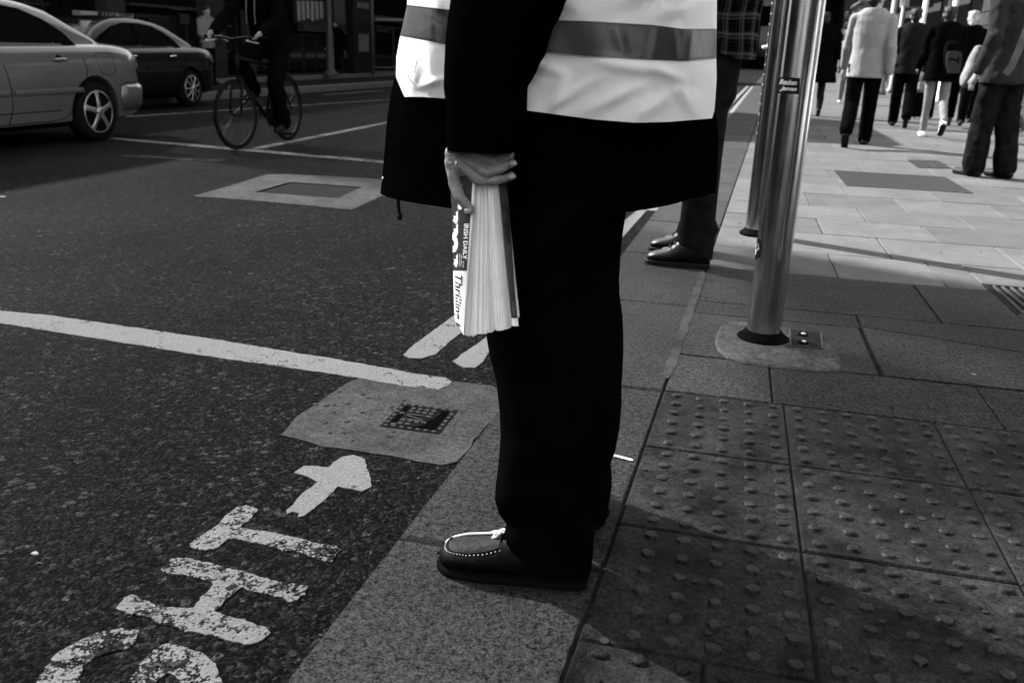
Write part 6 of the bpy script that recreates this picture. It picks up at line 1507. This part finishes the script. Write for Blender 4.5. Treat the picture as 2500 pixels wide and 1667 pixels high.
fr = MB(); H_ = Bp(0, FY+.10, .86); BB = Bp(0, 5.42, .28); ST = Bp(0, 5.62, .84); HL = Bp(0, FY+.07, .70); fk_ = Bp(0, FY+.05, .64)
for a, b, r in ((H_, ST+Vector((0, 0, -.06)), .017), (HL, BB, .02), (BB, ST, .016), (H_+Vector((0, -.01, .06)), HL, .02)): fr.tube([a, b], r, 10)
for sx in (-.06, .06): fr.tube([BB+Vector((sx*.4, 0, 0)), Bp(sx, RY, R_W)], .010, 8); fr.tube([ST+Vector((sx*.3, 0, -.06)), Bp(sx, RY, R_W)], .009, 8)
fr.build('frame', black_f, bk_, smooth=True)
for sx in (-.06, .06): MB().tube([fk_+Vector((sx, 0, .02)), Bp(sx, FY+.01, .45), Bp(sx, FY-.0, R_W)], [.017, .016, .010], 8).build('fork_leg', black_f, bk_, smooth=True)
MB().tube([fk_+Vector((-.07, 0, .02)), fk_+Vector((.07, 0, .02))], .016, 8).build('fork_crown', black_f, bk_)
hb = Bp(0, FY+.03, 1.03); MB().tube([H_, hb], .016, 8).build('stem', black_f, bk_)
h_ = MB().tube([hb+Vector((-.31, .05, .02)), hb+Vector((-.12, .0, .02)), hb, hb+Vector((.12, 0, .02)), hb+Vector((.31, .05, .02))], .013, 8).build('handlebar', black_f, bk_, smooth=True); child(h_)
for sx in (-1, 1):
    MB().tube([hb+Vector((sx*.20, .03, .02)), hb+Vector((sx*.33, .055, .02))], .018, 10).build('grip', M['rubber'], h_, smooth=True)
    MB().tube([hb+Vector((sx*.16, 0, .0)), hb+Vector((sx*.18, -.06, -.01)), hb+Vector((sx*.30, -.05, -.03))], .006, 6).build('brake_lever', M['alloy'], h_, smooth=True)
sdl = MB(); capsule(sdl, ST+Vector((0, .06, .07)), ST+Vector((0, -.10, .07)), .075, .025, sy=.4); sdl.build('saddle', M['rubber'], bk_, smooth=True)
MB().tube([ST, ST+Vector((0, .01, .06))], .012, 8).build('seat_post', M['bikerim'], bk_)
MB().lathe(BB+Vector((.05, 0, 0)), [(.095, -.003), (.095, .003)], 28, 'x').build('chainring', black_f, bk_)
for sx, a in ((.08, -1.35), (-.08, 1.79)):
    e = BB+Vector((sx, math.cos(a)*.17, math.sin(a)*.17)); MB().tube([BB+Vector((sx*.8, 0, 0)), e], .009, 8).build('crank', black_f, bk_); bx('pedal', M['rubber'], bk_, e+Vector((min(sx, sx*2), -.045, -.01)), e+Vector((max(sx, sx*2), .045, .01)))
MB().tube([Bp(0, RY+.3, .45), Bp(0, RY+.2, .62), Bp(0, RY, .70)], .022, 8).build('mudguard', black_f, bk_, smooth=True)
# rider
f_ = Vector((0, -1, 0)); rr_ = Vector((f_.y, -f_.x, 0)); Jr = {'f': f_, 'r': rr_, 'hd': f_}
Jr['pelvis'] = Bp(0, 5.62, 1.00); Jr['chest'] = Bp(0, 5.42, 1.42); Jr['neck'] = Bp(0, 5.37, 1.52); Jr['head'] = Bp(0, 5.31, 1.66)
ped = {'R': BB+Vector((-.12, math.cos(1.79)*.17, math.sin(1.79)*.17)), 'L': BB+Vector((.12, math.cos(-1.35)*.17, math.sin(-1.35)*.17))}
for s, kx in (('L', 1), ('R', -1)):
    Jr['hip'+s] = Bp(kx*.10, 5.58, .96); Jr['ank'+s] = ped[s]+Vector((kx*.02, .06, .10)); Jr['toe'+s] = ped[s]+Vector((kx*.02, -.10, .035)); Jr['heel'+s] = ped[s]+Vector((kx*.02, .10, .05))
    mid = (Jr['hip'+s]+Jr['ank'+s])/2; dl = (Jr['hip'+s]-Jr['ank'+s]).length/2; hh = math.sqrt(max(.0, .43**2-dl*dl)); dv = (Jr['hip'+s]-Jr['ank'+s]).normalized(); nv = Vector((0, -1, 0)); nv = (nv-dv*nv.dot(dv)).normalized(); Jr['knee'+s] = mid+nv*hh+Vector((kx*.04, 0, 0))
    Jr['sh'+s] = Bp(kx*.18, 5.40, 1.45); g_ = hb+Vector((kx*.26, .05, .04)); Jr['wr'+s] = g_+Vector((0, .06, .03)); Jr['ha'+s] = g_+Vector((0, .0, .01)); Jr['fi'+s] = g_+Vector((0, -.03, -.01)); Jr['el'+s] = (Jr['sh'+s]+Jr['wr'+s])/2+Vector((kx*.08, .04, -.05))
rd, _ = person('cyclist in black jacket and trousers riding the dark bicycle', tuple(Bp(0, 5.3, 0)), (0, -1), 1.75, 'stand', ('black_cloth', 'long', .03, -.08, .02), ('black_cloth', .02, .012, .97), J=Jr, group='cyclist', vox=.012, skin='skin_dim')
rb = thing('rucksack', 'dark rucksack with hanging straps on the cyclist\'s back', 'rucksack', tuple(Bp(0, 5.7, 1.3)))
mb = MB(); capsule(mb, Bp(.02, 5.68, 1.15), Bp(.02, 5.60, 1.45), .15, .13, sx=1.0, sy=.7); link('pack', blob(mb, .014, 3), M['black_cloth'], rb, True)
for dx in (-.05, .04): MB().tube([Bp(dx, 5.235, 1.40), Bp(dx-.01, 5.24, 1.28), Bp(dx-.02, 5.26, 1.18)], .005, 6).build('cord', M['mid_cloth'], rb)
